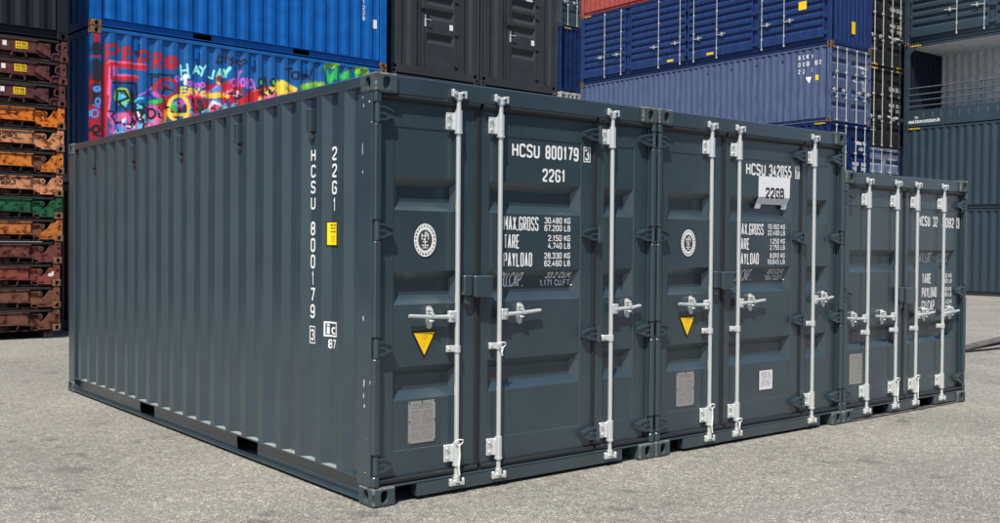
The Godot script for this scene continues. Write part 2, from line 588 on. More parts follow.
func make_prints() -> void:
	printed("seal", seal_image())
	printed("data_plate", plate_image(), 0.4)
	mats.data_plate.metallic = 0.3
	var t := Image.create(64, 64, false, Image.FORMAT_RGB8)
	t.fill(c8(246, 196, 0))
	fine_print(t, 22, 8, 42, 24, 3, c8(150, 118, 14), 8)
	fine_print(t, 27, 28, 37, 44, 4, c8(214, 168, 10), 9)
	printed("warning_triangle", t)
	var y := Image.create(48, 64, false, Image.FORMAT_RGB8)
	y.fill(c8(20, 18, 16))
	y.fill_rect(Rect2i(3, 3, 42, 58), c8(244, 214, 0))
	fine_print(y, 10, 8, 40, 34, 3, c8(52, 46, 20), 10)
	fine_print(y, 14, 38, 36, 56, 4, c8(170, 100, 10), 11)
	printed("height_sticker", y)
	var w := Image.create(48, 64, false, Image.FORMAT_RGB8)
	w.fill(c8(216, 218, 220))
	fine_print(w, 6, 6, 42, 56, 8, c8(120, 124, 132), 12)
	printed("paper_notice", w)
	var h := Image.create(96, 16, false, Image.FORMAT_RGB8)
	for yy in 16:
		for xx in 96:
			h.set_pixel(xx, yy, c8(232, 196, 30) if (xx + yy) % 24 < 13 else c8(26, 26, 28))
	printed("hazard_stripe", h)

# flat printed piece of given outline (local x, y), draped on a surface, with its texture stretched over its box
func sticker(parent: Node3D, called: String, poly: PackedVector2Array, mat: Material, surf: Callable, out: Vector3, right: Vector3, lift := 0.003, thick := 0.0) -> MeshInstance3D:
	var lo := Vector2(1e9, 1e9)
	var hi := Vector2(-1e9, -1e9)
	for p in poly:
		lo = lo.min(p); hi = hi.max(p)
	var s := Shape.new()
	var f := func(x: float, y: float) -> Vector3: return surf.call(x, y) + out * lift
	if thick > 0.0:
		s.prism(poly, f.call(0, 0), right, Vector3.UP, out * thick)
	else:
		var idx := Geometry2D.triangulate_polygon(poly)
		for i in range(0, idx.size(), 3):
			drape(s, poly[idx[i]], poly[idx[i + 1]], poly[idx[i + 2]], f, out, 0)
	var o: Vector3 = f.call(0, 0)
	return part(parent, called, s, mat, [right, o.dot(right) + lo.x, hi.x - lo.x, Vector3.UP, o.y + lo.y, hi.y - lo.y])

func oval(cx: float, cy: float, rx: float, ry: float, n := 28) -> PackedVector2Array:
	var p := PackedVector2Array()
	for k in n:
		p.append(Vector2(cx + rx * cos(TAU * k / n), cy + ry * sin(TAU * k / n)))
	return p

func rect(x0: float, y0: float, x1: float, y1: float) -> PackedVector2Array:
	return PackedVector2Array([Vector2(x0, y0), Vector2(x1, y0), Vector2(x1, y1), Vector2(x0, y1)])


# ---------------------------------------------------------------- container pieces
# sx, sy, sz: which outer corner the casting sits at (-1 or 1)
func casting_mesh(sx: int, sy: int, sz: int) -> ArrayMesh:
	var key := "casting_%d_%d_%d" % [sx, sy, sz]
	if shared.has(key):
		return shared[key]
	var s := Shape.new()
	var size := Vector3(0.162, 0.118, 0.178)
	var lo := Vector3(0.0 if sx < 0 else -size.x, 0.0 if sy < 0 else -size.y, 0.0 if sz < 0 else -size.z)
	var hi := lo + size
	var ch := 0.012
	s.box(lo, hi, ch, [[0, float(sx)], [2, float(sz)]], 1)
	var w := Shape.new()
	w.box(lo, hi, ch, [], 2)
	shared[key + "_edges"] = w.mesh()
	var mid := (lo + hi) * 0.5
	# end face
	s.slotted(Vector3(mid.x, mid.y, hi.z if sz > 0 else lo.z), Vector3.RIGHT, Vector3.UP, 0.081 - ch, 0.059 - ch, Vector2(-sx * -0.002, -sy * 0.002), 0.027, 0.040, Vector3(0, 0, sz), 0.03)
	# side face
	s.slotted(Vector3(hi.x if sx > 0 else lo.x, mid.y, mid.z), Vector3.BACK, Vector3.UP, 0.089 - ch, 0.059 - ch, Vector2(sz * 0.004, -sy * 0.002), 0.028, 0.040, Vector3(sx, 0, 0), 0.03)
	shared[key] = s.mesh()
	return shared[key]

func castings(c: Node3D, W: float, H: float, L: float, mat: Material) -> void:
	for sx in [-1, 1]:
		for sy in [-1, 1]:
			for sz in [1, -1]:
				var o := put(c, "corner_casting", casting_mesh(sx, sy, sz), mat, Vector3(0.0 if sx < 0 else W, 0.0 if sy < 0 else H, 0.0 if sz > 0 else -L))
				put(o, "worn_edge", shared["casting_%d_%d_%d_edges" % [sx, sy, sz]], mats.worn_edge if mat == mats.anthracite_casting else mat)

# front corner post with pockets for the hinges
func hinge_post(c: Node3D, W: float, H: float, right: bool, hinges: Array, mat: Material) -> MeshInstance3D:
	var s := Shape.new()
	var X := func(x: float) -> float: return W - x if right else x
	var bx := func(x0: float, x1: float, y0: float, y1: float, z0: float, z1: float, ch: float) -> void:
		s.box(Vector3(minf(X.call(x0), X.call(x1)), y0, z0), Vector3(maxf(X.call(x0), X.call(x1)), y1, z1), ch)
	bx.call(0.005, 0.052, 0.1185, H - 0.1185, -0.2, -0.046, 0.003)
	var y := 0.1185
	for h in hinges:
		bx.call(0.005, 0.050, y, h - 0.062, -0.045, -0.005, 0.008)
		y = h + 0.062
	bx.call(0.005, 0.050, y, H - 0.1185, -0.045, -0.005, 0.008)
	return part(c, "corner_post", s, mat)

func plain_post(c: Node3D, x0: float, x1: float, y0: float, y1: float, z0: float, z1: float, mat: Material, plan := []) -> MeshInstance3D:
	var s := Shape.new()
	s.box(Vector3(x0, y0, z0), Vector3(x1, y1, z1), 0.008)
	return part(c, "corner_post", s, mat, plan)

# open channel along the bottom of a side, with fork pockets; side is -1 (x = 0) or 1 (x = W)
func bottom_rail(c: Node3D, W: float, L: float, side: int, pockets: Array, mat: Material, high := 0.158, plan := []) -> MeshInstance3D:
	var s := Shape.new()
	var bx := func(x0: float, x1: float, y0: float, y1: float, z0: float, z1: float) -> void:
		var a := x0 if side < 0 else W - x1
		var b := x1 if side < 0 else W - x0
		s.box(Vector3(a, y0, z0), Vector3(b, y1, z1), 0.002)
	var z0 := -L + 0.179
	var z1 := -0.179
	bx.call(0.008, 0.061, high - 0.009, high, z0, z1)           # top flange
	bx.call(0.003, 0.061, 0.022, 0.033, z0, z1)                 # bottom flange
	var z := z1
	var list := pockets.duplicate()
	list.append([z0, z0])
	for p in list:                                              # web between the pockets
		if z - p[1] > 0.01:
			bx.call(0.052, 0.060, 0.035, high - 0.010, p[1], z)
		z = p[0]
	return part(c, "bottom_rail", s, mat, plan)

func top_rail(c: Node3D, W: float, H: float, L: float, side: int, mat: Material, plan := []) -> MeshInstance3D:
	var s := Shape.new()
	var x0 := 0.008 if side < 0 else W - 0.068
	s.box(Vector3(x0, H - 0.070, -L + 0.179), Vector3(x0 + 0.060, H - 0.008, -0.179), 0.006)
	return part(c, "top_rail", s, mat, plan)

func side_wall(c: Node3D, W: float, H: float, L: float, side: int, mat: Material, low := 0.158, first := 0.279, plan := []) -> MeshInstance3D:
	var s := Shape.new()
	var x := 0.012 if side < 0 else W - 0.012
	var z := -0.195
	s.corrugated(Vector3(x, low, z), Vector3(0, 0, -1), Vector3.UP, Vector3(side, 0, 0), L - 0.39, H - 0.071 - low, first - 0.195)
	var w := part(c, "side_wall", s, mat, plan)
	if side < 0 and mat == mats.anthracite:
		for k in int((L - 0.4) / 0.278):       # sloping bead of sealant at the foot of each recess
			var zc := -first - k * 0.278
			var t := Shape.new()
			var a := Vector3(0.012, low + 0.0015, zc - 0.10)
			var b := Vector3(0.012, low + 0.0015, zc + 0.10)
			var e := Vector3(0.047, low + 0.010, zc + 0.035)
			var f := Vector3(0.047, low + 0.010, zc - 0.035)
			t.quad(a, b, e, f, Vector3(-1, 1, 0))
			if zc + 0.1 < -0.2:
				part(w, "sealant_bead", t, mats.sealant)
	return w

func end_wall(c: Node3D, W: float, H: float, z: float, facing: int, mat: Material, low := 0.17) -> MeshInstance3D:
	var s := Shape.new()
	s.corrugated(Vector3(0.14, low, z - facing * 0.02), Vector3.RIGHT, Vector3.UP, Vector3(0, 0, facing), W - 0.28, H - 0.12 - low, 0.10, 0.045, 0.25, 0.11, 0.104)
	return part(c, "end_wall", s, mat)

func frame_end(c: Node3D, W: float, H: float, z: float, facing: int, mat: Material, sill := 0.17) -> void:
	var s := Shape.new()
	var a := z - facing * 0.075
	var b := z - facing * 0.016
	s.box(Vector3(0.163, H - 0.12, minf(a, b)), Vector3(W - 0.163, H - 0.010, maxf(a, b)), 0.004)
	part(c, "end_header", s, mat)
	var t := Shape.new()
	t.box(Vector3(0.163, 0.03, minf(a, b)), Vector3(W - 0.163, sill, maxf(a, b)), 0.004)
	part(c, "end_sill", t, mat)

func roof_and_floor(c: Node3D, W: float, H: float, L: float, mat: Material, floor_y := 0.15) -> void:
	var s := Shape.new()
	s.corrugated(Vector3(0.06, H - 0.022, -0.08), Vector3(0, 0, -1), Vector3(W - 0.12, 0, 0), Vector3.UP, L - 0.16, 1.0, 0.1, 0.02, 0.209, 0.091, 0.013)
	part(c, "roof", s, mat)
	var t := Shape.new()
	t.box(Vector3(0.076, floor_y - 0.012, -L + 0.09), Vector3(W - 0.076, floor_y + 0.02, -0.09))
	part(c, "floor", t, mats.underside if floor_y < 0.3 else mats.inner_white)

# depth of a door leaf's pressed panel below its outer skin
func leaf_depth(f: Dictionary, x: float, y: float) -> float:
	var e := 0.004
	var rx := minf((x - f.p0) / e, (f.p1 - x) / e)
	var ry := minf((y - f.pb) / e, (f.pt - y) / e)
	var d := 0.005 * clampf(minf(rx, ry), 0.0, 1.0)
	for r in f.ribs:                   # [top, bottom] of a recessed rib
		var qx := minf((x - f.p0 - 0.006) / 0.05, (f.p1 - 0.006 - x) / 0.05)
		var qy := minf((r[0] - y) / f.slope, (y - r[1]) / f.slope)
		d += f.deep * clampf(minf(qx, qy), 0.0, 1.0)
	return d

func leaf_surface(f: Dictionary) -> Callable:
	return func(x: float, y: float) -> Vector3: return Vector3(x, y, SKIN - leaf_depth(f, x, y))

func door_leaf(c: Node3D, called: String, f: Dictionary, mat: Material) -> MeshInstance3D:
	var xs := [f.x0, f.p0, f.p0 + 0.004, f.p0 + 0.006, f.p0 + 0.056, f.p1 - 0.056, f.p1 - 0.006, f.p1 - 0.004, f.p1, f.x1]
	var ys := [f.y0, f.pb, f.pb + 0.004, f.pt - 0.004, f.pt, f.y1]
	for r in f.ribs:
		ys.append_array([r[0], r[0] - f.slope, r[1] + f.slope, r[1]])
	ys.sort()
	var s := Shape.new()
	var g := leaf_surface(f)
	for i in xs.size() - 1:
		for j in ys.size() - 1:
			var a: Vector3 = g.call(xs[i], ys[j])
			var b: Vector3 = g.call(xs[i + 1], ys[j])
			var cc: Vector3 = g.call(xs[i + 1], ys[j + 1])
			var d: Vector3 = g.call(xs[i], ys[j + 1])
			var m: Vector3 = g.call((xs[i] + xs[i + 1]) * 0.5, (ys[j] + ys[j + 1]) * 0.5)
			if absf(m.z - (a.z + cc.z) * 0.5) <= absf(m.z - (b.z + d.z) * 0.5):
				s.face(a, b, cc, Vector3.BACK); s.face(a, cc, d, Vector3.BACK)
			else:
				s.face(a, b, d, Vector3.BACK); s.face(b, cc, d, Vector3.BACK)
	var lo := Vector3(f.x0, f.y0, SKIN - 0.075)
	var hi := Vector3(f.x1, f.y1, SKIN)
	s.quad(lo, Vector3(lo.x, hi.y, lo.z), Vector3(lo.x, hi.y, hi.z), Vector3(lo.x, lo.y, hi.z), Vector3.LEFT)
	s.quad(Vector3(hi.x, lo.y, lo.z), Vector3(hi.x, hi.y, lo.z), hi, Vector3(hi.x, lo.y, hi.z), Vector3.RIGHT)
	s.quad(lo, Vector3(hi.x, lo.y, lo.z), Vector3(hi.x, lo.y, hi.z), Vector3(lo.x, lo.y, hi.z), Vector3.DOWN)
	s.quad(Vector3(lo.x, hi.y, lo.z), Vector3(hi.x, hi.y, lo.z), hi, Vector3(lo.x, hi.y, hi.z), Vector3.UP)
	s.quad(lo, Vector3(hi.x, lo.y, lo.z), Vector3(hi.x, hi.y, lo.z), Vector3(lo.x, hi.y, lo.z), Vector3.FORWARD)
	return part(c, called, s, mat)

# rod with its sleeves, guides and cam ends; side: where the guide plates sit (-1 left, 1 right)
func locking_bar(door: Node3D, x: float, H: float, side: int) -> MeshInstance3D:
	var s := Shape.new()
	var z := -0.018
	s.tube(Vector3(x, 0.075, z), Vector3(x, H - 0.075, z), 0.0155, 14)
	for y in [0.255, H - 0.245]:
		s.tube(Vector3(x, y - 0.068, z), Vector3(x, y + 0.068, z), 0.0235, 14)
		s.tube(Vector3(x, y - 0.078, z), Vector3(x, y - 0.066, z), 0.0265, 14)
		s.box(Vector3(minf(x + side * 0.018, x + side * 0.078), y - 0.055, -0.054), Vector3(maxf(x + side * 0.018, x + side * 0.078), y + 0.055, -0.040), 0.004)
		s.box(Vector3(x - 0.024, y - 0.055, -0.054), Vector3(x + 0.024, y + 0.055, -0.030), 0.003)
		for k in [-0.03, 0.03]:
			s.tube(Vector3(x + side * 0.055, y + k, -0.041), Vector3(x + side * 0.055, y + k, -0.028), 0.010, 8)
	for y in [0.915 * H / 2.591, 1.63 * H / 2.591]:
		if y < 1.2 * H / 2.591:
			s.box(Vector3(minf(x + side * 0.01, x + side * 0.066), y - 0.021, -0.054), Vector3(maxf(x + side * 0.01, x + side * 0.066), y + 0.021, -0.034), 0.004)
			s.tube(Vector3(x, y - 0.021, z), Vector3(x, y + 0.021, z), 0.0225, 12)
			s.tube(Vector3(x + side * 0.048, y, -0.036), Vector3(x + side * 0.048, y, -0.024), 0.009, 8)
	for e in [[0.092, -1.0], [H - 0.092, 1.0]]:                 # cams
		var y: float = e[0]
		var u: float = e[1]
		s.tube(Vector3(x, y - 0.02, z), Vector3(x, y + 0.02, z), 0.024, 12)
		s.box(Vector3(x - 0.034, y + minf(0.008 * u, 0.028 * u), -0.036), Vector3(x + 0.026, y + maxf(0.008 * u, 0.028 * u), -0.004), 0.006)
		s.tube(Vector3(x - 0.034, y + u * 0.020, -0.046), Vector3(x - 0.034, y + u * 0.020, 0.008), 0.013, 8)
		s.tube(Vector3(x + 0.026, y + u * 0.026, -0.030), Vector3(x + 0.026, y + u * 0.026, 0.006), 0.010, 8)
	var o := part(door, "locking_bar", s, mats.galvanised)
	return o

# white plastic tie looped round a bar, its tail hanging down
func cable_tie(door: Node3D, x: float, y: float, tail: float) -> void:
	var s := Shape.new()
	var pts := []
	for k in 13:
		var t := TAU * k / 12.0
		pts.append(Vector3(x + 0.030 * cos(t), y + 0.016 * sin(t) * (1.6 if sin(t) < 0.0 else 0.6), 0.012 + 0.004 * sin(t)))
	s.path(pts, 0.0048, 6)
	s.path([Vector3(x, y - 0.026, 0.012), Vector3(x + 0.006, y - tail * 0.4, 0.012), Vector3(x - 0.004, y - tail * 0.75, 0.014), Vector3(x + 0.004, y - tail, 0.012)], 0.0062, 6)
	part(door, "cable_tie", s, mats.tie_white)

# keepers that the cams hook into, welded on header and sill
func keepers(c: Node3D, x: float, H: float) -> void:
	for y in [0.075, H - 0.075]:
		var s := Shape.new()
		s.box(Vector3(x - 0.060, y - 0.022, -0.020), Vector3(x - 0.040, y + 0.026, 0.004), 0.005)
		s.box(Vector3(x + 0.036, y - 0.026, -0.020), Vector3(x + 0.056, y + 0.020, 0.002), 0.005)
		s.box(Vector3(x - 0.040, y - 0.024, -0.020), Vector3(x + 0.036, y - 0.012, -0.008), 0.003)
		part(c, "keeper", s, mats.galvanised)

# swing handle from the bar at x towards dir, with its catch
func handle(door: Node3D, x: float, y: float, dir: int, reach: float, surf_z := SKIN) -> void:
	var s := Shape.new()
	var a := x + dir * 0.012
	var b := x + dir * 0.068
	s.box(Vector3(minf(a, b), y - 0.036, -0.036), Vector3(maxf(a, b), y + 0.036, -0.006), 0.005)
	s.tube(Vector3(x + dir * 0.045, y, -0.004), Vector3(x + dir * 0.045, y, 0.004), 0.010, 8)
	var p := [Vector3(x + dir * 0.06, y - 0.002, -0.022), Vector3(x + dir * 0.16, y + 0.002, -0.022), Vector3(x + dir * 0.24, y + 0.006, -0.024), Vector3(x + dir * (reach - 0.02), y + 0.014, -0.024), Vector3(x + dir * reach, y + 0.015, -0.024)]
	var r := [0.015, 0.0125, 0.0125, 0.012, 0.010]
	for i in 4:
		s.tube(p[i], p[i + 1], r[i], 10, r[i + 1])
	part(door, "handle", s, mats.galvanised)
	var t := Shape.new()
	var cx := x + dir * 0.195
	var poly := PackedVector2Array()
	for k in 16:
		var q := Vector2(cos(TAU * k / 16.0), sin(TAU * k / 16.0))
		poly.append(Vector2(cx + q.x * 0.021, y + q.y * 0.021 + (0.050 if q.y > 0.0 else -0.050)))
	t.prism(poly, Vector3(0, 0, surf_z + 0.003), Vector3.RIGHT, Vector3.UP, Vector3(0, 0, 0.012))
	t.box(Vector3(cx - 0.017, y - 0.030, surf_z + 0.014), Vector3(cx + 0.017, y - 0.016, -0.012), 0.005)
	t.box(Vector3(cx - 0.013, y + 0.022, surf_z + 0.014), Vector3(cx + 0.015, y + 0.034, -0.010), 0.005)
	t.tube(Vector3(cx - 0.006, y + 0.046, surf_z + 0.014), Vector3(cx - 0.006, y + 0.046, -0.012), 0.012, 10)
	t.tube(Vector3(cx - 0.012, y + 0.052, -0.012), Vector3(cx + 0.014, y - 0.002, -0.006), 0.009, 8)
	part(door, "handle_catch", t, mats.galvanised)

# forged hinge: barrel at bx, blade reaching to tip over the door at height y
func hinge(door: Node3D, bx: float, tip: float, y: float, mat: Material) -> void:
	var s := Shape.new()
	s.tube(Vector3(bx, y - 0.056, -0.021), Vector3(bx, y + 0.056, -0.021), 0.0165, 12)
	s.tube(Vector3(bx, y - 0.066, -0.021), Vector3(bx, y + 0.066, -0.021), 0.009, 8)
	var d := signf(tip - bx)
	var ln := absf(tip - bx)
	var poly := PackedVector2Array([Vector2(0.004, -0.044), Vector2(ln * 0.45, -0.044), Vector2(ln, -0.018), Vector2(ln, 0.018), Vector2(ln * 0.45, 0.044), Vector2(0.004, 0.044)])
	s.prism(poly, Vector3(bx, y, SKIN + 0.002), Vector3(d, 0, 0), Vector3.UP, Vector3(0, 0, 0.030))
	for k in [-1.0, 1.0]:                                        # raised rims and a middle web
		var rim := PackedVector2Array([Vector2(0.004, k * 0.044), Vector2(ln * 0.45, k * 0.044), Vector2(ln, k * 0.018), Vector2(ln, k * 0.008), Vector2(ln * 0.45, k * 0.032), Vector2(0.004, k * 0.032)])
		s.prism(rim, Vector3(bx, y, SKIN + 0.0325), Vector3(d, 0, 0), Vector3.UP, Vector3(0, 0, 0.010))
	s.box(Vector3(minf(bx + d * 0.004, bx + d * ln * 0.5), y - 0.006, SKIN + 0.0325), Vector3(maxf(bx + d * 0.004, bx + d * ln * 0.5), y + 0.006, SKIN + 0.041), 0.002)
	part(door, "hinge", s, mat)

func seal_strip(door: Node3D, a: Vector3, b: Vector3, r: float) -> void:
	var s := Shape.new()
	s.tube(a, b, r, 10)
	part(door, "rubber_seal", s, mats.rubber)


# ---------------------------------------------------------------- the three new containers in front
func near_container(label: String, at: Vector3, W: float, H: float, L: float, leaves: Array, bars: Array, hinge_y: Array, pockets: Array, sill_gaps: Array, group: String) -> Dictionary:
	var c := thing("shipping_container", label, "container", at, 0.0, group)
	var m: Material = mats.anthracite
	castings(c, W, H, L, mats.anthracite_casting)
	var post := hinge_post(c, W, H, false, hinge_y, m)
	hinge_post(c, W, H, true, hinge_y, m)
	plain_post(c, 0.005, 0.16, 0.1185, H - 0.1185, -L + 0.005, -L + 0.195, m)
	plain_post(c, W - 0.16, W - 0.005, 0.1185, H - 0.1185, -L + 0.005, -L + 0.195, m)
	for side in [-1, 1]:
		bottom_rail(c, W, L, side, pockets, m)
		top_rail(c, W, H, L, side, m)
	var wall := side_wall(c, W, H, L, -1, m)
	side_wall(c, W, H, L, 1, m)
	end_wall(c, W, H, -L, -1, m)
	frame_end(c, W, H, -L, -1, m)
	roof_and_floor(c, W, H, L, m)
	# header and sill of the door end
	var s := Shape.new()
	s.box(Vector3(0.052, H - 0.118, -0.090), Vector3(W - 0.052, H - 0.006, -0.022), 0.006)
	part(c, "door_header", s, m)
	var t := Shape.new()
	t.box(Vector3(0.052, 0.106, -0.090), Vector3(W - 0.052, 0.120, -0.019), 0.003)
	var x := 0.163
	for g in sill_gaps + [[W - 0.163, W - 0.163]]:
		if g[0] - x > 0.01:
			t.box(Vector3(x, 0.024, -0.085), Vector3(g[0], 0.105, -0.020), 0.003)
		x = g[1]
	part(c, "door_sill", t, m)
	var doors := []
	for k in leaves.size():
		var f: Dictionary = leaves[k]
		var d := door_leaf(c, "door", f, m)
		doors.append(d)
		# rubber seals round the leaf
		seal_strip(d, Vector3(f.x0 - 0.004, f.y1 - 0.010, -0.038), Vector3(f.x1 + 0.004, f.y1 - 0.010, -0.038), 0.0195)
		seal_strip(d, Vector3(f.x0 - 0.004, f.y0 + 0.010, -0.038), Vector3(f.x1 + 0.004, f.y0 + 0.010, -0.038), 0.0185)
		if k < leaves.size() - 1:
			var gx: float = (f.x1 + leaves[k + 1].x0) * 0.5
			var q := Shape.new()
			q.box(Vector3(gx - (0.028 if f.wide_seal else 0.017), f.y0 + 0.02, -0.10), Vector3(gx + 0.017, f.y1 - 0.02, -0.044), 0.008)
			part(d, "rubber_seal", q, mats.rubber)
		for y in hinge_y:
			if f.hinge < 0:
				hinge(d, 0.027, 0.140, y, m)
			elif f.hinge > 0:
				hinge(d, f.hx, f.hx - 0.145, y, m)
	for b in bars:                     # [leaf, x, handle direction, handle reach, handle height]
		locking_bar(doors[b[0]], b[1], H, -1)
		keepers(c, b[1], H)
		handle(doors[b[0]], b[1], b[4], b[2], b[3], SKIN - 0.004)
	return {"node": c, "doors": doors, "post": post, "wall": wall}

func lock_box(door: Node3D, x0: float, x1: float, y0: float, y1: float) -> void:
	var s := Shape.new()
	var m := x0 + (x1 - x0) * 0.33
	s.box(Vector3(m, y0, -0.050), Vector3(x1, y1, 0.012), 0.006, [[1, -1.0]])
	s.box(Vector3(x0, y0 + 0.012, -0.052), Vector3(m - 0.006, y1 + 0.004, -0.006), 0.006)
	s.box(Vector3(x0 + 0.02, y0 - 0.045, -0.052), Vector3(m - 0.01, y0 + 0.011, -0.022), 0.005)
	part(door, "lock_box", s, mats.anthracite)

func stamped(door: Node3D, f: Dictionary, rows: Array, called := "lettering") -> void:
	for r in rows:                      # [text, left, baseline, right, top]
		lettering(door, called, r[0], r[1], r[2], r[3] - r[1], r[4] - r[2], leaf_surface(f), Vector3.BACK, mats.lettering)

func leaf(x0: float, x1: float, p0: float, p1: float, y1: float, pb: float, pt: float, ribs: Array, hinge_side: int, hx := 0.0, wide := false) -> Dictionary:
	return {"x0": x0, "x1": x1, "p0": p0, "p1": p1, "y0": 0.130, "y1": y1, "pb": pb, "pt": pt, "ribs": ribs, "slope": 0.056, "deep": 0.050, "hinge": hinge_side, "hx": hx, "wide_seal": wide}

func data_rows(x0: float, x1: float, kx0: float, kx1: float, words: Array) -> Array:
	var out := []
	var y := [[1.668, 1.762], [1.548, 1.642], [1.428, 1.522]]
	var right := [x1, x0 + (x1 - x0) * 0.45, x0 + (x1 - x0) * 0.82]
	for k in 3:
		out.append([words[k][0], x0, y[k][0], right[k], y[k][1]])
		for j in 2:
			var txt: String = words[k][1 + j]
			var w := (kx1 - kx0) * (1.0 if txt.length() > 8 else 0.86)
			out.append([txt, kx1 - w, y[k][0] + (0.052 if j == 0 else 0.0), kx1, y[k][0] + (0.094 if j == 0 else 0.042)])
	return out

func door_marks(d: Node3D, f: Dictionary) -> void:
	var g := leaf_surface(f)
	sticker(d, "inspection_seal", oval(0.398, 1.598, 0.083, 0.103), mats.seal, g, Vector3.BACK, Vector3.RIGHT)
	sticker(d, "triangle_border", PackedVector2Array([Vector2(0.302, 1.036), Vector2(0.397, 0.866), Vector2(0.492, 1.036)]), mats.dark_print, g, Vector3.BACK, Vector3.RIGHT, 0.001)
	sticker(d, "warning_triangle", PackedVector2Array([Vector2(0.318, 1.027), Vector2(0.397, 0.886), Vector2(0.476, 1.027)]), mats.warning_triangle, g, Vector3.BACK, Vector3.RIGHT, 0.0025)
	var s := Shape.new()
	var z: float = g.call(0.38, 0.47).z
	s.box(Vector3(0.283, 0.345, z + 0.001), Vector3(0.484, 0.604, z + 0.004))
	var o := part(d, "data_plate", s, mats.data_plate, [Vector3.RIGHT, 0.283, 0.201, Vector3.UP, 0.345, 0.259])
	var t := Shape.new()
	for p in [[0.290, 0.598], [0.384, 0.600], [0.477, 0.598], [0.290, 0.480], [0.477, 0.480], [0.290, 0.352], [0.477, 0.352]]:
		t.tube(Vector3(p[0], p[1], z + 0.004), Vector3(p[0], p[1], z + 0.008), 0.005, 8)
	part(d, "rivets", t, mats.anthracite)

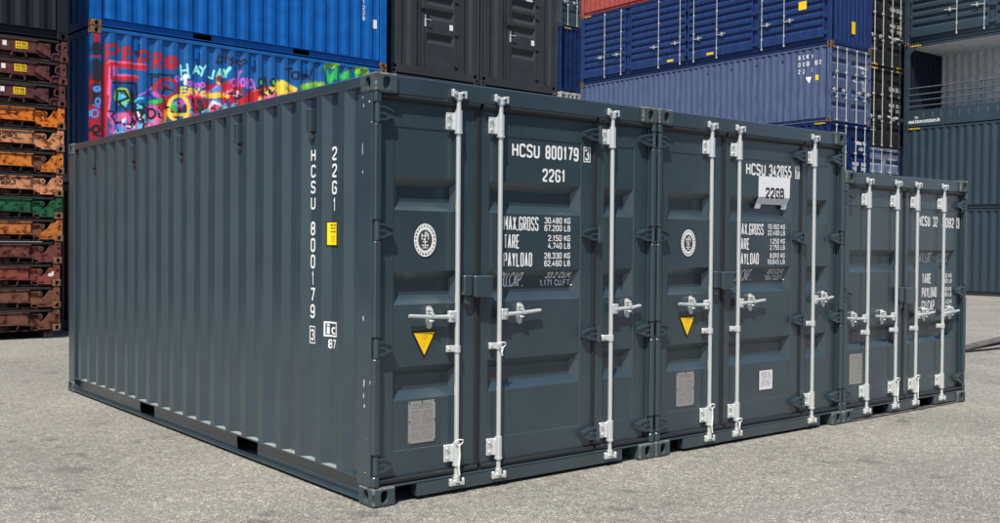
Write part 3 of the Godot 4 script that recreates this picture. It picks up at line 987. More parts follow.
func build_front_row() -> void:
	var ribs := [[1.985, 1.779], [1.408, 1.202], [0.823, 0.617]]
	var hy := [0.248, 0.950, 1.652, 2.350]
	var H := 2.591
	var W := 2.438
	var tri := func() -> Array: return [
		leaf(0.058, 0.792, 0.165, 0.676, H - 0.122, 0.310, 2.287, ribs, -1, 0.0, true),
		leaf(0.832, 1.822, 0.895, 1.716, H - 0.122, 0.310, 2.287, ribs, 1, 1.860),
		leaf(1.858, 2.380, 1.935, 2.245, H - 0.122, 0.310, 2.287, ribs, 1, W - 0.027)]
	var bars := [[0, 0.622, -1, 0.36, 1.120], [1, 0.962, 1, 0.36, 1.120], [2, 1.982, 1, 0.31, 1.120]]
	var gaps := [[0.163, 0.325], [W - 0.325, W - 0.163]]
	var group := "new anthracite containers in the front row"

	# nearest, 20 ft
	var lv: Array = tri.call()
	var a := near_container("large anthracite container nearest the camera, long left side showing, door lettered HCSU 800179", Vector3.ZERO, W, H, 6.058, lv, bars, hy, [[-2.006, -1.658], [-4.055, -3.704]], gaps, group)
	door_marks(a.doors[0], lv[0])
	lock_box(a.doors[1], 0.668, 0.884, 1.238, 1.374)
	stamped(a.doors[1], lv[1], [["HCSU", 1.090, 2.156, 1.332, 2.248], ["800179", 1.382, 2.156, 1.690, 2.252], ["22G1", 1.358, 2.002, 1.567, 2.092]])
	lettering(a.doors[1], "lettering", "3", 1.748, 2.168, 0.036, 0.082, leaf_surface(lv[1]), Vector3.BACK, mats.lettering)
	outline(a.doors[1], "lettering", 1.733, 2.156, 1.799, 2.262, 0.007, leaf_surface(lv[1]), Vector3.BACK, mats.lettering)
	stamped(a.doors[1], lv[1], data_rows(1.024, 1.326, 1.380, 1.618, [["MAX.GROSS", "30.480 KG", "67.200 LB"], ["TARE", "2.150 KG", "4.740 LB"], ["PAYLOAD", "28.330 KG", "62.460 LB"]]))
	stamped(a.doors[1], lv[1], [["CU.CAP.", 1.026, 1.294, 1.232, 1.390], ["33,2 CU.M.", 1.430, 1.346, 1.664, 1.388], ["1.171 CU.FT.", 1.384, 1.294, 1.672, 1.336]])
	cable_tie(a.doors[0], 0.622, 0.335, 0.215)
	cable_tie(a.doors[1], 0.962, 0.930, 0.075)
	side_marks(a.wall)
	vents_and_chips(a.node, a.wall, a.post)

	# middle one
	lv = tri.call()
	var b := near_container("middle anthracite container of the front row, white 22GB paper stuck on its door", Vector3(W + 0.011, 0, 0), W, H, 2.991, lv, bars, hy, [], gaps, group)
	door_marks(b.doors[0], lv[0])
	lock_box(b.doors[1], 0.660, 0.878, 1.238, 1.374)
	stamped(b.doors[1], lv[1], [["HCSU", 1.096, 2.156, 1.352, 2.254], ["342055", 1.400, 2.156, 1.706, 2.256]])
	lettering(b.doors[1], "lettering", "0", 1.770, 2.168, 0.036, 0.082, leaf_surface(lv[1]), Vector3.BACK, mats.lettering)
	outline(b.doors[1], "lettering", 1.752, 2.154, 1.814, 2.262, 0.009, leaf_surface(lv[1]), Vector3.BACK, mats.lettering)
	stamped(b.doors[1], lv[1], data_rows(1.000, 1.334, 1.390, 1.627, [["MAX.GROSS", "10.160 KG", "22.400 LB"], ["TARE", "1.250 KG", "2.755 LB"], ["PAYLOAD", "8.910 KG", "19.645 LB"]]))
	stamped(b.doors[1], lv[1], [["CU.CAP.", 1.010, 1.294, 1.232, 1.390], ["16,0 CU.M.", 1.440, 1.346, 1.664, 1.388], ["564 CU.FT.", 1.424, 1.294, 1.672, 1.336]])
	sticker(b.doors[1], "paper_notice", rect(1.297, 0.390, 1.472, 0.549), mats.paper_notice, leaf_surface(lv[1]), Vector3.BACK, Vector3.RIGHT)
	cable_tie(b.doors[0], 0.622, 0.335, 0.215)
	cable_tie(b.doors[1], 0.962, 0.190, 0.080)
	paper_22gb(b.doors[1], lv[1])

	# smallest, 8 ft
	var w := 2.2
	var h := 2.26
	var r3 := [[1.552, 1.346], [0.852, 0.646]]
	var l3 := [
		leaf(0.058, 1.045, 0.140, 0.985, h - 0.122, 0.285, 1.955, r3, -1, 0.0, false),
		leaf(1.078, 2.142, 1.135, 2.050, h - 0.122, 0.285, 1.955, r3, 1, w - 0.027)]
	var c := near_container("smallest and lowest anthracite container at the far end of the front row, four locking bars", Vector3(2.0 * W + 0.019, 0, 0), w, h, 2.438, l3, [[0, 0.392, -1, 0.34, 0.925], [0, 0.876, -1, 0.33, 0.925], [1, 1.238, 1, 0.36, 0.925], [1, 1.742, 1, 0.34, 0.925]], [0.249, 1.138, 2.008], [], [[0.500, 0.775], [1.310, 1.600]], group)
	lock_box(c.doors[1], 0.930, 1.172, 1.046, 1.196)
	stamped(c.doors[1], l3[1], [["HCSU", 1.330, 1.786, 1.545, 1.888], ["32", 1.600, 1.784, 1.692, 1.886], ["2", 1.765, 1.784, 1.805, 1.886], ["082", 1.848, 1.778, 2.015, 1.880]])
	lettering(c.doors[1], "lettering", "3", 2.068, 1.788, 0.034, 0.080, leaf_surface(l3[1]), Vector3.BACK, mats.lettering)
	outline(c.doors[1], "lettering", 2.055, 1.776, 2.115, 1.882, 0.008, leaf_surface(l3[1]), Vector3.BACK, mats.lettering)
	stamped(c.doors[1], l3[1], [["MAX.GR.", 1.380, 1.428, 1.665, 1.528], ["6.100 KG", 1.780, 1.484, 1.985, 1.526], ["13.450 LB", 1.755, 1.430, 1.985, 1.472],
		["TARE", 1.408, 1.222, 1.580, 1.322], ["PAYLOAD", 1.408, 1.086, 1.690, 1.186], ["CU.CAP.", 1.408, 0.952, 1.670, 1.056],
		["800 KG", 1.805, 1.276, 1.985, 1.318], ["1.760 LB", 1.785, 1.222, 1.985, 1.264], ["5.300 KG", 1.785, 1.140, 1.985, 1.182], ["11.690 LB", 1.765, 1.086, 1.985, 1.128], ["9,5 CU.M.", 1.785, 1.012, 2.000, 1.054], ["335 CU.FT.", 1.765, 0.955, 2.000, 0.997]])
	cable_tie(c.doors[0], 0.876, 0.335, 0.215)
	cable_tie(c.doors[1], 1.238, 0.335, 0.215)
	var bp := Shape.new()
	bp.box(Vector3(0.10, 0.005, -0.12), Vector3(w - 0.19, 0.015, -0.004), 0.002)
	part(c.node, "base_plate", bp, mats.dull_steel)
	var sp := Shape.new()
	sp.box(Vector3(0.170, 0.330, SKIN - 0.004), Vector3(0.372, 0.602, SKIN - 0.001))
	part(c.doors[0], "data_plate", sp, mats.data_plate, [Vector3.RIGHT, 0.170, 0.202, Vector3.UP, 0.330, 0.272])

# sheet of paper folded over the rib, two flaps at its foot
func paper_22gb(door: Node3D, f: Dictionary) -> void:
	var s := Shape.new()
	var z0 := SKIN - 0.002
	var top := 2.156
	var cols := [[Vector3(1.262, top, z0), Vector3(1.690, top, z0)], [Vector3(1.258, 1.985, z0 + 0.001), Vector3(1.684, 1.985, z0 + 0.001)], [Vector3(1.252, 1.925, z0 - 0.022), Vector3(1.678, 1.925, z0 - 0.022)]]
	for k in 2:
		s.quad(cols[k][0], cols[k][1], cols[k + 1][1], cols[k + 1][0], Vector3.BACK)
	for q in [[0.0, 0.17], [0.83, 1.0]]:
		var a: Vector3 = cols[2][0].lerp(cols[2][1], q[0])
		var b: Vector3 = cols[2][0].lerp(cols[2][1], q[1])
		s.quad(a, b, b + Vector3(-0.004, -0.036, -0.009), a + Vector3(-0.004, -0.036, -0.009), Vector3.BACK)
	var o := part(door, "paper_sheet", s, mats.white_sheet)
	var g := func(x: float, y: float) -> Vector3: return Vector3(x, y, z0 + (0.0012 if y > 1.985 else 0.0012 - (1.985 - y) * 0.38))
	lettering(door, "paper_lettering", "22GB", 1.352, 1.975, 0.252, 0.090, g, Vector3.BACK, mats.dark_print)

func wall_surface(z_off := 0.0) -> Callable:     # left side of the nearest container: x = along +z, y up
	return func(x: float, y: float) -> Vector3: return Vector3(0.012 + Shape.dip(-x, 0.279, 0.036, 0.278, 0.070, 0.068), y, x)

func side_marks(wall: Node3D) -> void:
	var g := wall_surface()
	var y := 2.192
	for ch in ["H", "C", "S", "U"]:
		lettering(wall, "lettering", ch, -0.835 - 0.031, y - 0.084, 0.062, 0.084, g, Vector3.LEFT, mats.lettering)
		y -= 0.1045
	y = 1.716
	for ch in ["8", "0", "0", "1", "7", "9"]:
		var wd := 0.030 if ch == "1" else 0.060
		lettering(wall, "lettering", ch, -0.835 - wd * 0.5, y - 0.092, wd, 0.092, g, Vector3.LEFT, mats.lettering)
		y -= 0.1085
	lettering(wall, "lettering", "3", -0.857, 0.935, 0.044, 0.075, g, Vector3.LEFT, mats.lettering)
	outline(wall, "lettering", -0.872, 0.915, -0.798, 1.030, 0.007, g, Vector3.LEFT, mats.lettering)
	y = 2.188
	for ch in ["2", "2", "G", "1"]:
		var wd := 0.030 if ch == "1" else 0.060
		lettering(wall, "lettering", ch, -0.557 - wd * 0.5, y - 0.088, wd, 0.088, g, Vector3.LEFT, mats.lettering)
		y -= 0.108
	sticker(wall, "height_sticker", rect(-0.625, 1.556, -0.516, 1.714), mats.height_sticker, g, Vector3.LEFT, Vector3.BACK)
	outline(wall, "lettering", -0.640, 0.978, -0.520, 1.074, 0.011, g, Vector3.LEFT, mats.lettering)
	lettering(wall, "lettering", "ic", -0.620, 0.995, 0.085, 0.064, g, Vector3.LEFT, mats.lettering)
	lettering(wall, "lettering", "87", -0.610, 0.902, 0.080, 0.060, g, Vector3.LEFT, mats.lettering)

func vents_and_chips(c: Node3D, wall: Node3D, post: Node3D) -> void:
	for k in 5:
		var z := -0.835 - 1.112 * k
		var s := Shape.new()
		s.box(Vector3(0.004, 2.300, z - 0.030), Vector3(0.047, 2.452, z + 0.030), 0.006)
		s.prism(PackedVector2Array([Vector2(0.012, 2.298), Vector2(0.047, 2.298), Vector2(0.047, 2.262), Vector2(0.034, 2.262)]), Vector3(0, 0, z - 0.022), Vector3.RIGHT, Vector3.UP, Vector3(0, 0, 0.044))
		part(wall, "vent_cover", s, mats.anthracite)
	# knocks through to the primer on the near post
	rng.seed = 71
	for q in [[-0.118, 0.735, 0.012, 0.055], [-0.122, 0.660, 0.010, 0.040], [-0.112, 0.600, 0.012, 0.030], [-0.050, 0.745, 0.006, 0.030], [-0.150, 2.140, 0.005, 0.090], [-0.146, 2.005, 0.007, 0.022], [-0.130, 1.125, 0.010, 0.040], [-0.075, 2.418, 0.012, 0.014], [-0.140, 2.400, 0.006, 0.030], [-0.150, 2.450, 0.008, 0.012], [-0.048, 2.295, 0.020, 0.006], [-0.085, 0.405, 0.006, 0.006], [-0.10, 0.20, 0.008, 0.008]]:
		var p := PackedVector2Array()
		for k in 9:
			var t := TAU * k / 9.0
			var j := rng.randf_range(0.55, 1.1)
			p.append(Vector2(q[0] + cos(t) * q[2] * 0.5 * j, q[1] + sin(t) * q[3] * 0.5 * j))
		var s := Shape.new()
		s.prism(p, Vector3(0.0046, 0, 0), Vector3.BACK, Vector3.UP, Vector3(-0.0012, 0, 0))
		part(post, "paint_chip", s, mats.chip_white)


# ---------------------------------------------------------------- older containers
# o: label, at, turn, L, H, mat, and front ("doors", "wall", "personnel"), left ("wall", "side_doors", "open")
func old_container(o: Dictionary) -> Node3D:
	var W := 2.438
	var H: float = o.get("H", 2.591)
	var L: float = o.get("L", 6.058)
	var m: Material = o.mat
	var c := thing("shipping_container", o.label, "container", o.at, o.get("turn", 0.0), o.get("group", ""))
	castings(c, W, H, L, o.get("casting", m))
	var left: String = o.get("left", "wall")
	var front: String = o.get("front", "doors")
	var plan: Array = o.get("plan", [])
	var lm: Material = o.get("left_mat", m)
	plain_post(c, 0.005, 0.06, 0.1185, H - 0.1185, -0.17, -0.008, lm, plan)
	plain_post(c, W - 0.06, W - 0.005, 0.1185, H - 0.1185, -0.17, -0.008, m)
	plain_post(c, 0.005, 0.14, 0.1185, H - 0.1185, -L + 0.008, -L + 0.175, lm, plan)
	plain_post(c, W - 0.14, W - 0.005, 0.1185, H - 0.1185, -L + 0.008, -L + 0.175, m)
	var pk := [[-L * 0.5 + 0.85, -L * 0.5 + 1.2], [-L * 0.5 - 1.2, -L * 0.5 - 0.85]]
	pk = [[-L * 0.5 + 0.85, -L * 0.5 + 1.20], [-L * 0.5 - 1.20, -L * 0.5 - 0.85]]
	bottom_rail(c, W, L, 1, pk, m)
	top_rail(c, W, H, L, 1, m)
	side_wall(c, W, H, L, 1, m)
	top_rail(c, W, H, L, -1, lm, plan)
	if left == "wall":
		bottom_rail(c, W, L, -1, pk, lm, 0.158, plan)
		side_wall(c, W, H, L, -1, lm, 0.158, 0.279, plan)
	elif left == "side_doors":
		bottom_rail(c, W, L, -1, [], m)
		side_doors(c, H, L, m, o.leaves, o.bars)
	elif left == "open":
		open_side(c, W, H, L, m)
	end_wall(c, W, H, -L, -1, m)
	frame_end(c, W, H, -L, -1, m)
	roof_and_floor(c, W, H, L, m, 0.15 if left != "open" else 0.58)
	if front == "doors":
		old_doors(c, W, H, m, o.get("marks", []))
	elif front == "wall":
		end_wall(c, W, H, 0.0, 1, m)
		frame_end(c, W, H, 0.0, 1, m)
	else:
		personnel_end(c, W, H, m)
	return c

func old_doors(c: Node3D, W: float, H: float, m: Material, marks: Array) -> void:
	frame_end(c, W, H, 0.0, 1, m, 0.125)
	var ribs := []
	for k in 4:
		var t := H - 0.42 - k * (H - 0.62) / 4.0
		ribs.append([t, t - 0.206])
	for k in 2:
		var x0 := 0.065 if k == 0 else W * 0.5 + 0.008
		var x1 := W * 0.5 - 0.008 if k == 0 else W - 0.065
		var f := leaf(x0, x1, x0 + 0.06, x1 - 0.06, H - 0.13, 0.25, H - 0.25, ribs, 0)
		f.y0 = 0.135
		var d := door_leaf(c, "door", f, m)
		for q in [0.28, 0.76]:
			var x: float = x0 + (x1 - x0) * q
			var s := Shape.new()
			s.tube(Vector3(x, 0.06, -0.015), Vector3(x, H - 0.06, -0.015), 0.018, 8)
			for y in [0.09, H * 0.33, H * 0.66, H - 0.09]:
				s.box(Vector3(x - 0.045, y - 0.035, -0.053), Vector3(x + 0.045, y + 0.035, 0.006), 0.006)
			part(d, "locking_bar", s, mats.galvanised_far)
			var h := Shape.new()
			var dir := -1.0 if k == 0 else 1.0
			h.tube(Vector3(x, 1.08, 0.0), Vector3(x + dir * 0.30, 1.09, 0.01), 0.017, 8)
			h.box(Vector3(x + dir * 0.17 - 0.02, 1.02, SKIN), Vector3(x + dir * 0.17 + 0.02, 1.15, 0.02), 0.005)
			part(d, "handle", h, mats.galvanised_far)
		for y in [0.35, H * 0.36, H * 0.64, H - 0.35]:
			var s := Shape.new()
			var hx: float = x0 if k == 0 else x1
			s.box(Vector3(hx - 0.06, y - 0.05, SKIN), Vector3(hx + 0.06, y + 0.05, -0.012), 0.012)
			part(d, "hinge", s, m)
		for q in marks:                     # [leaf, text, left, baseline, right, top]
			if q[0] == k:
				stamped(d, f, [q.slice(1)])

# full width side doors with pressed horizontal ribs; leaves: [near z, far z], bars: [leaf, z, handle direction]
func side_doors(c: Node3D, H: float, L: float, m: Material, leaves: Array, bars: Array) -> void:
	var made := []
	var jamb := Shape.new()
	jamb.box(Vector3(0.085, 0.16, -L + 0.15), Vector3(0.10, H - 0.071, -0.15))
	part(c, "door_jamb", jamb, m)
	for q in leaves:
		var s := Shape.new()
		var ln: float = q[0] - q[1]
		var y0 := 0.275
		var y1 := H - 0.10
		s.box(Vector3(0.022, y0, q[0] - 0.06), Vector3(0.075, y1, q[0]), 0.004)
		s.box(Vector3(0.022, y0, q[1]), Vector3(0.075, y1, q[1] + 0.06), 0.004)
		s.box(Vector3(0.024, y0, q[1] + 0.06), Vector3(0.075, y0 + 0.20, q[0] - 0.06), 0.004)
		s.box(Vector3(0.024, y1 - 0.14, q[1] + 0.06), Vector3(0.075, y1, q[0] - 0.06), 0.004)
		s.corrugated(Vector3(0.030, y0 + 0.2, q[1] + 0.06), Vector3.UP, Vector3(0, 0, ln - 0.12), Vector3.LEFT, y1 - 0.14 - y0 - 0.2, 1.0, 0.16, 0.05, 0.268, 0.10, 0.05)
		var d := part(c, "side_door", s, m)
		made.append(d)
		for e in [q[0] + 0.03, q[1] - 0.03]:
			for k in 5:
				var h := Shape.new()
				var y := y0 + 0.14 + k * (y1 - y0 - 0.28) / 4.0
				h.box(Vector3(0.004, y - 0.06, e - 0.075), Vector3(0.03, y + 0.06, e + 0.075), 0.01)
				part(d, "hinge", h, m)
	for b in bars:
		var s := Shape.new()
		var z: float = b[1]
		s.tube(Vector3(-0.012, 0.16, z), Vector3(-0.012, H - 0.06, z), 0.015, 8)
		for y in [0.19, 0.52, H * 0.42, H * 0.66, H - 0.14]:
			s.box(Vector3(-0.030, y - 0.04, z - 0.024), Vector3(0.024, y + 0.04, z + 0.024), 0.008)
		part(made[b[0]], "locking_bar", s, mats.galvanised_far)
		var h := Shape.new()
		var dir: float = b[2]
		h.tube(Vector3(-0.03, 1.0, z), Vector3(-0.05, 1.02, z + dir * 0.42), 0.017, 8)
		h.box(Vector3(-0.055, 0.95, z + dir * 0.24 - 0.022), Vector3(0.03, 1.08, z + dir * 0.24 + 0.022), 0.006)
		part(made[b[0]], "handle", h, mats.galvanised_far)

# side taken out: raised deck, pale lining, railing
func open_side(c: Node3D, W: float, H: float, L: float, m: Material) -> void:
	var s := Shape.new()
	s.box(Vector3(0.01, 0.03, -L + 0.18), Vector3(0.075, 0.60, -0.18), 0.006)
	part(c, "deck_beam", s, m)
	for k in 36:
		var z := -L + 0.75 + k * 0.32
		if z > -0.3:
			break
		var t := Shape.new()
		t.box(Vector3(0.004, 0.30, z - 0.022), Vector3(0.012, 0.50, z + 0.022), 0.004)
		part(c, "lashing_slot", t, mats.rail_grey)
	var lining := Shape.new()
	lining.corrugated(Vector3(W - 0.12, 0.60, -L + 0.10), Vector3(0, 0, 1), Vector3.UP, Vector3.LEFT, L - 0.2, H - 0.68, 0.2, 0.036, 0.278)
	part(c, "back_lining", lining, mats.inner_white)
	var ceil := Shape.new()
	ceil.box(Vector3(0.07, H - 0.085, -L + 0.1), Vector3(W - 0.07, H - 0.060, -0.1))
	part(c, "ceiling_lining", ceil, mats.inner_white)
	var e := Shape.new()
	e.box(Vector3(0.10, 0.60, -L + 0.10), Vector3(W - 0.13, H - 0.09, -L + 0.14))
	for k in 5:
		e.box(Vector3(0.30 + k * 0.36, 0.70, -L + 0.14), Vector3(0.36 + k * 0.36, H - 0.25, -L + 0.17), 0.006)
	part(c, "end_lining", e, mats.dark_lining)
	var br := Shape.new()
	br.prism(PackedVector2Array([Vector2(0.0, 0.0), Vector2(0.30, 0.0), Vector2(0.0, -0.30)]), Vector3(0.012, H - 0.071, -L + 0.176), Vector3.BACK, Vector3.UP, Vector3(0.03, 0, 0))
	part(c, "corner_bracket", br, m)
	for y in [0.74, 0.94, 1.15, 1.38]:
		var r := Shape.new()
		r.tube(Vector3(0.04, y, -L + 0.17), Vector3(0.04, y, -0.17), 0.021, 8)
		part(c, "handrail", r, mats.rail_grey)
	var z := -L + 1.37
	while z < -0.4:
		var p := Shape.new()
		p.tube(Vector3(0.085, 0.56, z), Vector3(0.085, 1.40, z), 0.024, 8)
		part(c, "railing_post", p, mats.rail_grey)
		z += 1.35

# closed end with a louvred personnel door
func personnel_end(c: Node3D, W: float, H: float, m: Material) -> void:
	frame_end(c, W, H, 0.0, 1, m, 0.20)
	for q in [[0.062, 0.84], [1.86, W - 0.062]]:
		var s := Shape.new()
		s.corrugated(Vector3(q[0], 0.20, -0.035), Vector3.RIGHT, Vector3.UP, Vector3.BACK, q[1] - q[0], H - 0.32, 0.34 if q[0] < 1.0 else 0.26, 0.045, 0.40, 0.16, 0.10)
		part(c, "end_wall", s, m)
	var t := Shape.new()
	t.box(Vector3(0.84, 2.26, -0.08), Vector3(1.86, H - 0.121, -0.04), 0.004)
	t.box(Vector3(0.84, 0.171, -0.08), Vector3(0.885, 2.26, -0.030), 0.004)
	t.box(Vector3(1.815, 0.171, -0.08), Vector3(1.86, 2.26, -0.030), 0.004)
	part(c, "door_frame", t, m)
	var f := leaf(0.89, 1.81, 0.965, 1.735, 2.245, 0.36, 2.20, [[2.13, 1.89], [1.82, 1.58], [1.51, 1.27], [0.99, 0.75]], 0)
	f.y0 = 0.21
	f.slope = 0.085
	f.deep = 0.05
	var d := door_leaf(c, "door", f, m)
	for y in [0.35, 1.05, 1.78, 2.1]:
		var s := Shape.new()
		s.tube(Vector3(1.808, y - 0.05, -0.03), Vector3(1.808, y + 0.05, -0.03), 0.02, 8)
		s.box(Vector3(1.72, y - 0.035, -0.053), Vector3(1.80, y + 0.035, -0.03), 0.006)
		part(d, "hinge", s, m)
	var s1 := Shape.new()
	s1.box(Vector3(0.80, 1.46, -0.05), Vector3(0.945, 1.60, 0.03), 0.008)
	part(d, "lock_box", s1, m)
	var s2 := Shape.new()
	s2.box(Vector3(0.905, 1.10, -0.054), Vector3(0.952, 1.36, -0.042), 0.004)
	s2.tube(Vector3(0.928, 1.245, -0.042), Vector3(0.928, 1.245, 0.006), 0.010, 8)
	s2.tube(Vector3(0.928, 1.245, 0.0), Vector3(1.05, 1.245, 0.0), 0.010, 8)
	part(d, "handle", s2, mats.galvanised)
	sticker(d, "paper_notice", rect(1.60, 1.11, 1.70, 1.23), mats.lettering, leaf_surface(f), Vector3.BACK, Vector3.RIGHT)


# ---------------------------------------------------------------- folded flat racks
func flat_rack(k: int, y: float, dx: float, pitch: float, body: Material, label: String, variant: int, mark: String) -> void:
	var r := thing("flat_rack", label, "flat rack", Vector3(1.668 + dx, y, -12.3), 0.0, "folded flat racks stacked on the left")
	var L := 6.04
	var D := 2.4
	var h := pitch - 0.006
	for sx in [0.0, -L + 0.13]:
		for sz in [0.0, -D + 0.16]:
			var s := Shape.new()
			s.box(Vector3(sx - 0.128, 0.004, sz - 0.16), Vector3(sx, 0.112, sz), 0.008, [[2, 1.0]])
			s.slotted(Vector3(sx - 0.064, 0.058, sz), Vector3.RIGHT, Vector3.UP, 0.056, 0.046, Vector2.ZERO, 0.022, 0.036, Vector3.BACK, 0.03)
			part(r, "corner_casting", s, mats.rust_casting if variant != 0 else body)
			var u := Shape.new()       # folded end post above the casting
			u.box(Vector3(sx - 0.108, 0.113, sz - 0.15), Vector3(sx - 0.012, h - 0.004, sz - 0.012), 0.006, [[2, 1.0]])
			u.slotted(Vector3(sx - 0.060, (0.113 + h - 0.004) * 0.5, sz - 0.012), Vector3.RIGHT, Vector3.UP, 0.042, (h - 0.117) * 0.5 - 0.006, Vector2(0.010, 0.02), 0.018, 0.020, Vector3.BACK, 0.03)
			part(r, "end_post", u, body)
	var rail := Shape.new()
	rail.box(Vector3(-L + 0.62, 0.128, -0.16), Vector3(-0.49, 0.300, -0.03), 0.006)
	rail.box(Vector3(-L + 0.62, 0.302, -0.18), Vector3(-0.47, 0.316, -0.015), 0.003)
	rail.box(Vector3(-L + 0.62, 0.113, -0.18), Vector3(-0.47, 0.127, -0.015), 0.003)
	var rl := part(r, "side_rail", rail, body)
	var deck := Shape.new()
	deck.box(Vector3(-L + 0.14, 0.318, -D + 0.02), Vector3(-0.14, h, -0.02), 0.003)
	part(r, "deck", deck, mats.underside)
	var core := Shape.new()
	core.box(Vector3(-L + 0.16, 0.002, -D + 0.17), Vector3(-0.132, 0.317, -0.19), 0.004)
	part(r, "platform_frame", core, mats.underside)
	var low := Shape.new()
	low.box(Vector3(-L + 0.14, 0.012, -0.17), Vector3(-0.135, 0.034, -0.05), 0.003)
	low.box(Vector3(-L + 0.62, 0.035, -0.15), Vector3(-0.78, 0.095, -0.07), 0.004)
	part(r, "lower_flange", low, mats.rust_dark)
	# hinge lug and gusset at the visible end
	var lug := Shape.new()
	lug.prism(PackedVector2Array([Vector2(-0.485, 0.30), Vector2(-0.30, 0.30), Vector2(-0.275, 0.27), Vector2(-0.275, 0.13), Vector2(-0.34, 0.06), Vector2(-0.40, 0.07), Vector2(-0.485, 0.12)]), Vector3(0, 0, -0.09), Vector3.RIGHT, Vector3.UP, Vector3(0, 0, 0.03))
	lug.box(Vector3(-0.470, 0.265, -0.060), Vector3(-0.30, 0.290, -0.035), 0.004)
	lug.tube(Vector3(-0.315, 0.25, -0.065), Vector3(-0.315, 0.25, -0.025), 0.036, 14)
	part(r, "hinge_lug", lug, body if k % 3 != 1 or variant == 0 else mats.rust_mid)
	var pin := Shape.new()
	pin.tube(Vector3(-0.315, 0.25, -0.06), Vector3(-0.315, 0.25, -0.022), 0.018, 10)
	part(r, "hinge_pin", pin, mats.underside)
	var gus := Shape.new()
	if variant == 0:
		gus.prism(PackedVector2Array([Vector2(-0.60, 0.235), Vector2(-0.30, 0.30), Vector2(-0.27, 0.30), Vector2(-0.27, 0.06), Vector2(-0.36, 0.11)]), Vector3(0, 0, -0.056), Vector3.RIGHT, Vector3.UP, Vector3(0, 0, 0.022))
		gus.path([Vector3(-0.112, 0.30, -0.03), Vector3(-0.165, 0.29, -0.03), Vector3(-0.178, 0.25, -0.03), Vector3(-0.178, 0.19, -0.03), Vector3(-0.112, 0.175, -0.03)], 0.012, 6)
		gus.path([Vector3(-0.125, 0.13, -0.03), Vector3(-0.22, 0.135, -0.03), Vector3(-0.245, 0.11, -0.03), Vector3(-0.25, 0.03, -0.03)], 0.012, 6)
		gus.box(Vector3(-0.235, 0.035, -0.06), Vector3(-0.135, 0.120, -0.04), 0.004)
	else:
		gus.prism(PackedVector2Array([Vector2(-0.355, 0.035), Vector2(-0.132, 0.035), Vector2(-0.111, 0.115), Vector2(-0.111, 0.315), Vector2(-0.185, 0.30), Vector2(-0.23, 0.215), Vector2(-0.335, 0.135)]), Vector3(0, 0, -0.055), Vector3.RIGHT, Vector3.UP, Vector3(0, 0, 0.028))
		gus.box(Vector3(-0.345, 0.036, -0.027), Vector3(-0.16, 0.052, 0.0), 0.004)
		gus.tube(Vector3(-0.305, 0.10, -0.03), Vector3(-0.305, 0.10, 0.0), 0.026, 10)
	part(r, "gusset", gus, body)
	var hoop := Shape.new()
	var hx := -0.86 if variant == 0 else -0.66
	hoop.path([Vector3(hx, 0.036, -0.03), Vector3(hx + 0.01, 0.09, -0.03), Vector3(hx + 0.035, 0.112, -0.03), Vector3(hx + 0.19, 0.105, -0.03), Vector3(hx + 0.215, 0.08, -0.03), Vector3(hx + 0.22, 0.036, -0.03)], 0.014, 6)
	part(r, "lashing_hoop", hoop, body if variant == 0 else mats.rust_dark)
	var g := func(x: float, yy: float) -> Vector3: return Vector3(x, yy, -0.03)
	var g2 := func(x: float, yy: float) -> Vector3: return Vector3(x, yy, -0.0225)
	if variant == 0:
		sticker(r, "yellow_label", rect(-0.80, 0.158, -0.62, 0.272), mats.yellow_mark, g, Vector3.BACK, Vector3.RIGHT)
		lettering(r, "label_print", "22", -0.785, 0.225, 0.07, 0.036, g2, Vector3.BACK, mats.dark_print)
		lettering(r, "label_print", "68", -0.70, 0.225, 0.06, 0.036, g2, Vector3.BACK, mats.dark_print)
		lettering(r, "label_print", "KG", -0.785, 0.172, 0.15, 0.036, g2, Vector3.BACK, mats.dark_print)
		sticker(r, "white_label", rect(-0.99, 0.185, -0.93, 0.262), mats.lettering, g, Vector3.BACK, Vector3.RIGHT)
	if k == 2:
		var sp := Shape.new()
		sp.prism(PackedVector2Array([Vector2(-0.20, 0.17), Vector2(-0.14, 0.16), Vector2(-0.09, 0.19), Vector2(-0.06, 0.20), Vector2(-0.07, 0.24), Vector2(-0.12, 0.25), Vector2(-0.15, 0.22), Vector2(-0.19, 0.21)]), Vector3(0, 0, -0.0265), Vector3.RIGHT, Vector3.UP, Vector3(0, 0, 0.0015))
		part(r, "paint_splash", sp, mats.chip_white)
	if mark:
		lettering(r, "lettering", mark, -1.02, 0.178, 0.30, 0.088, g, Vector3.BACK, mats.dark_print)

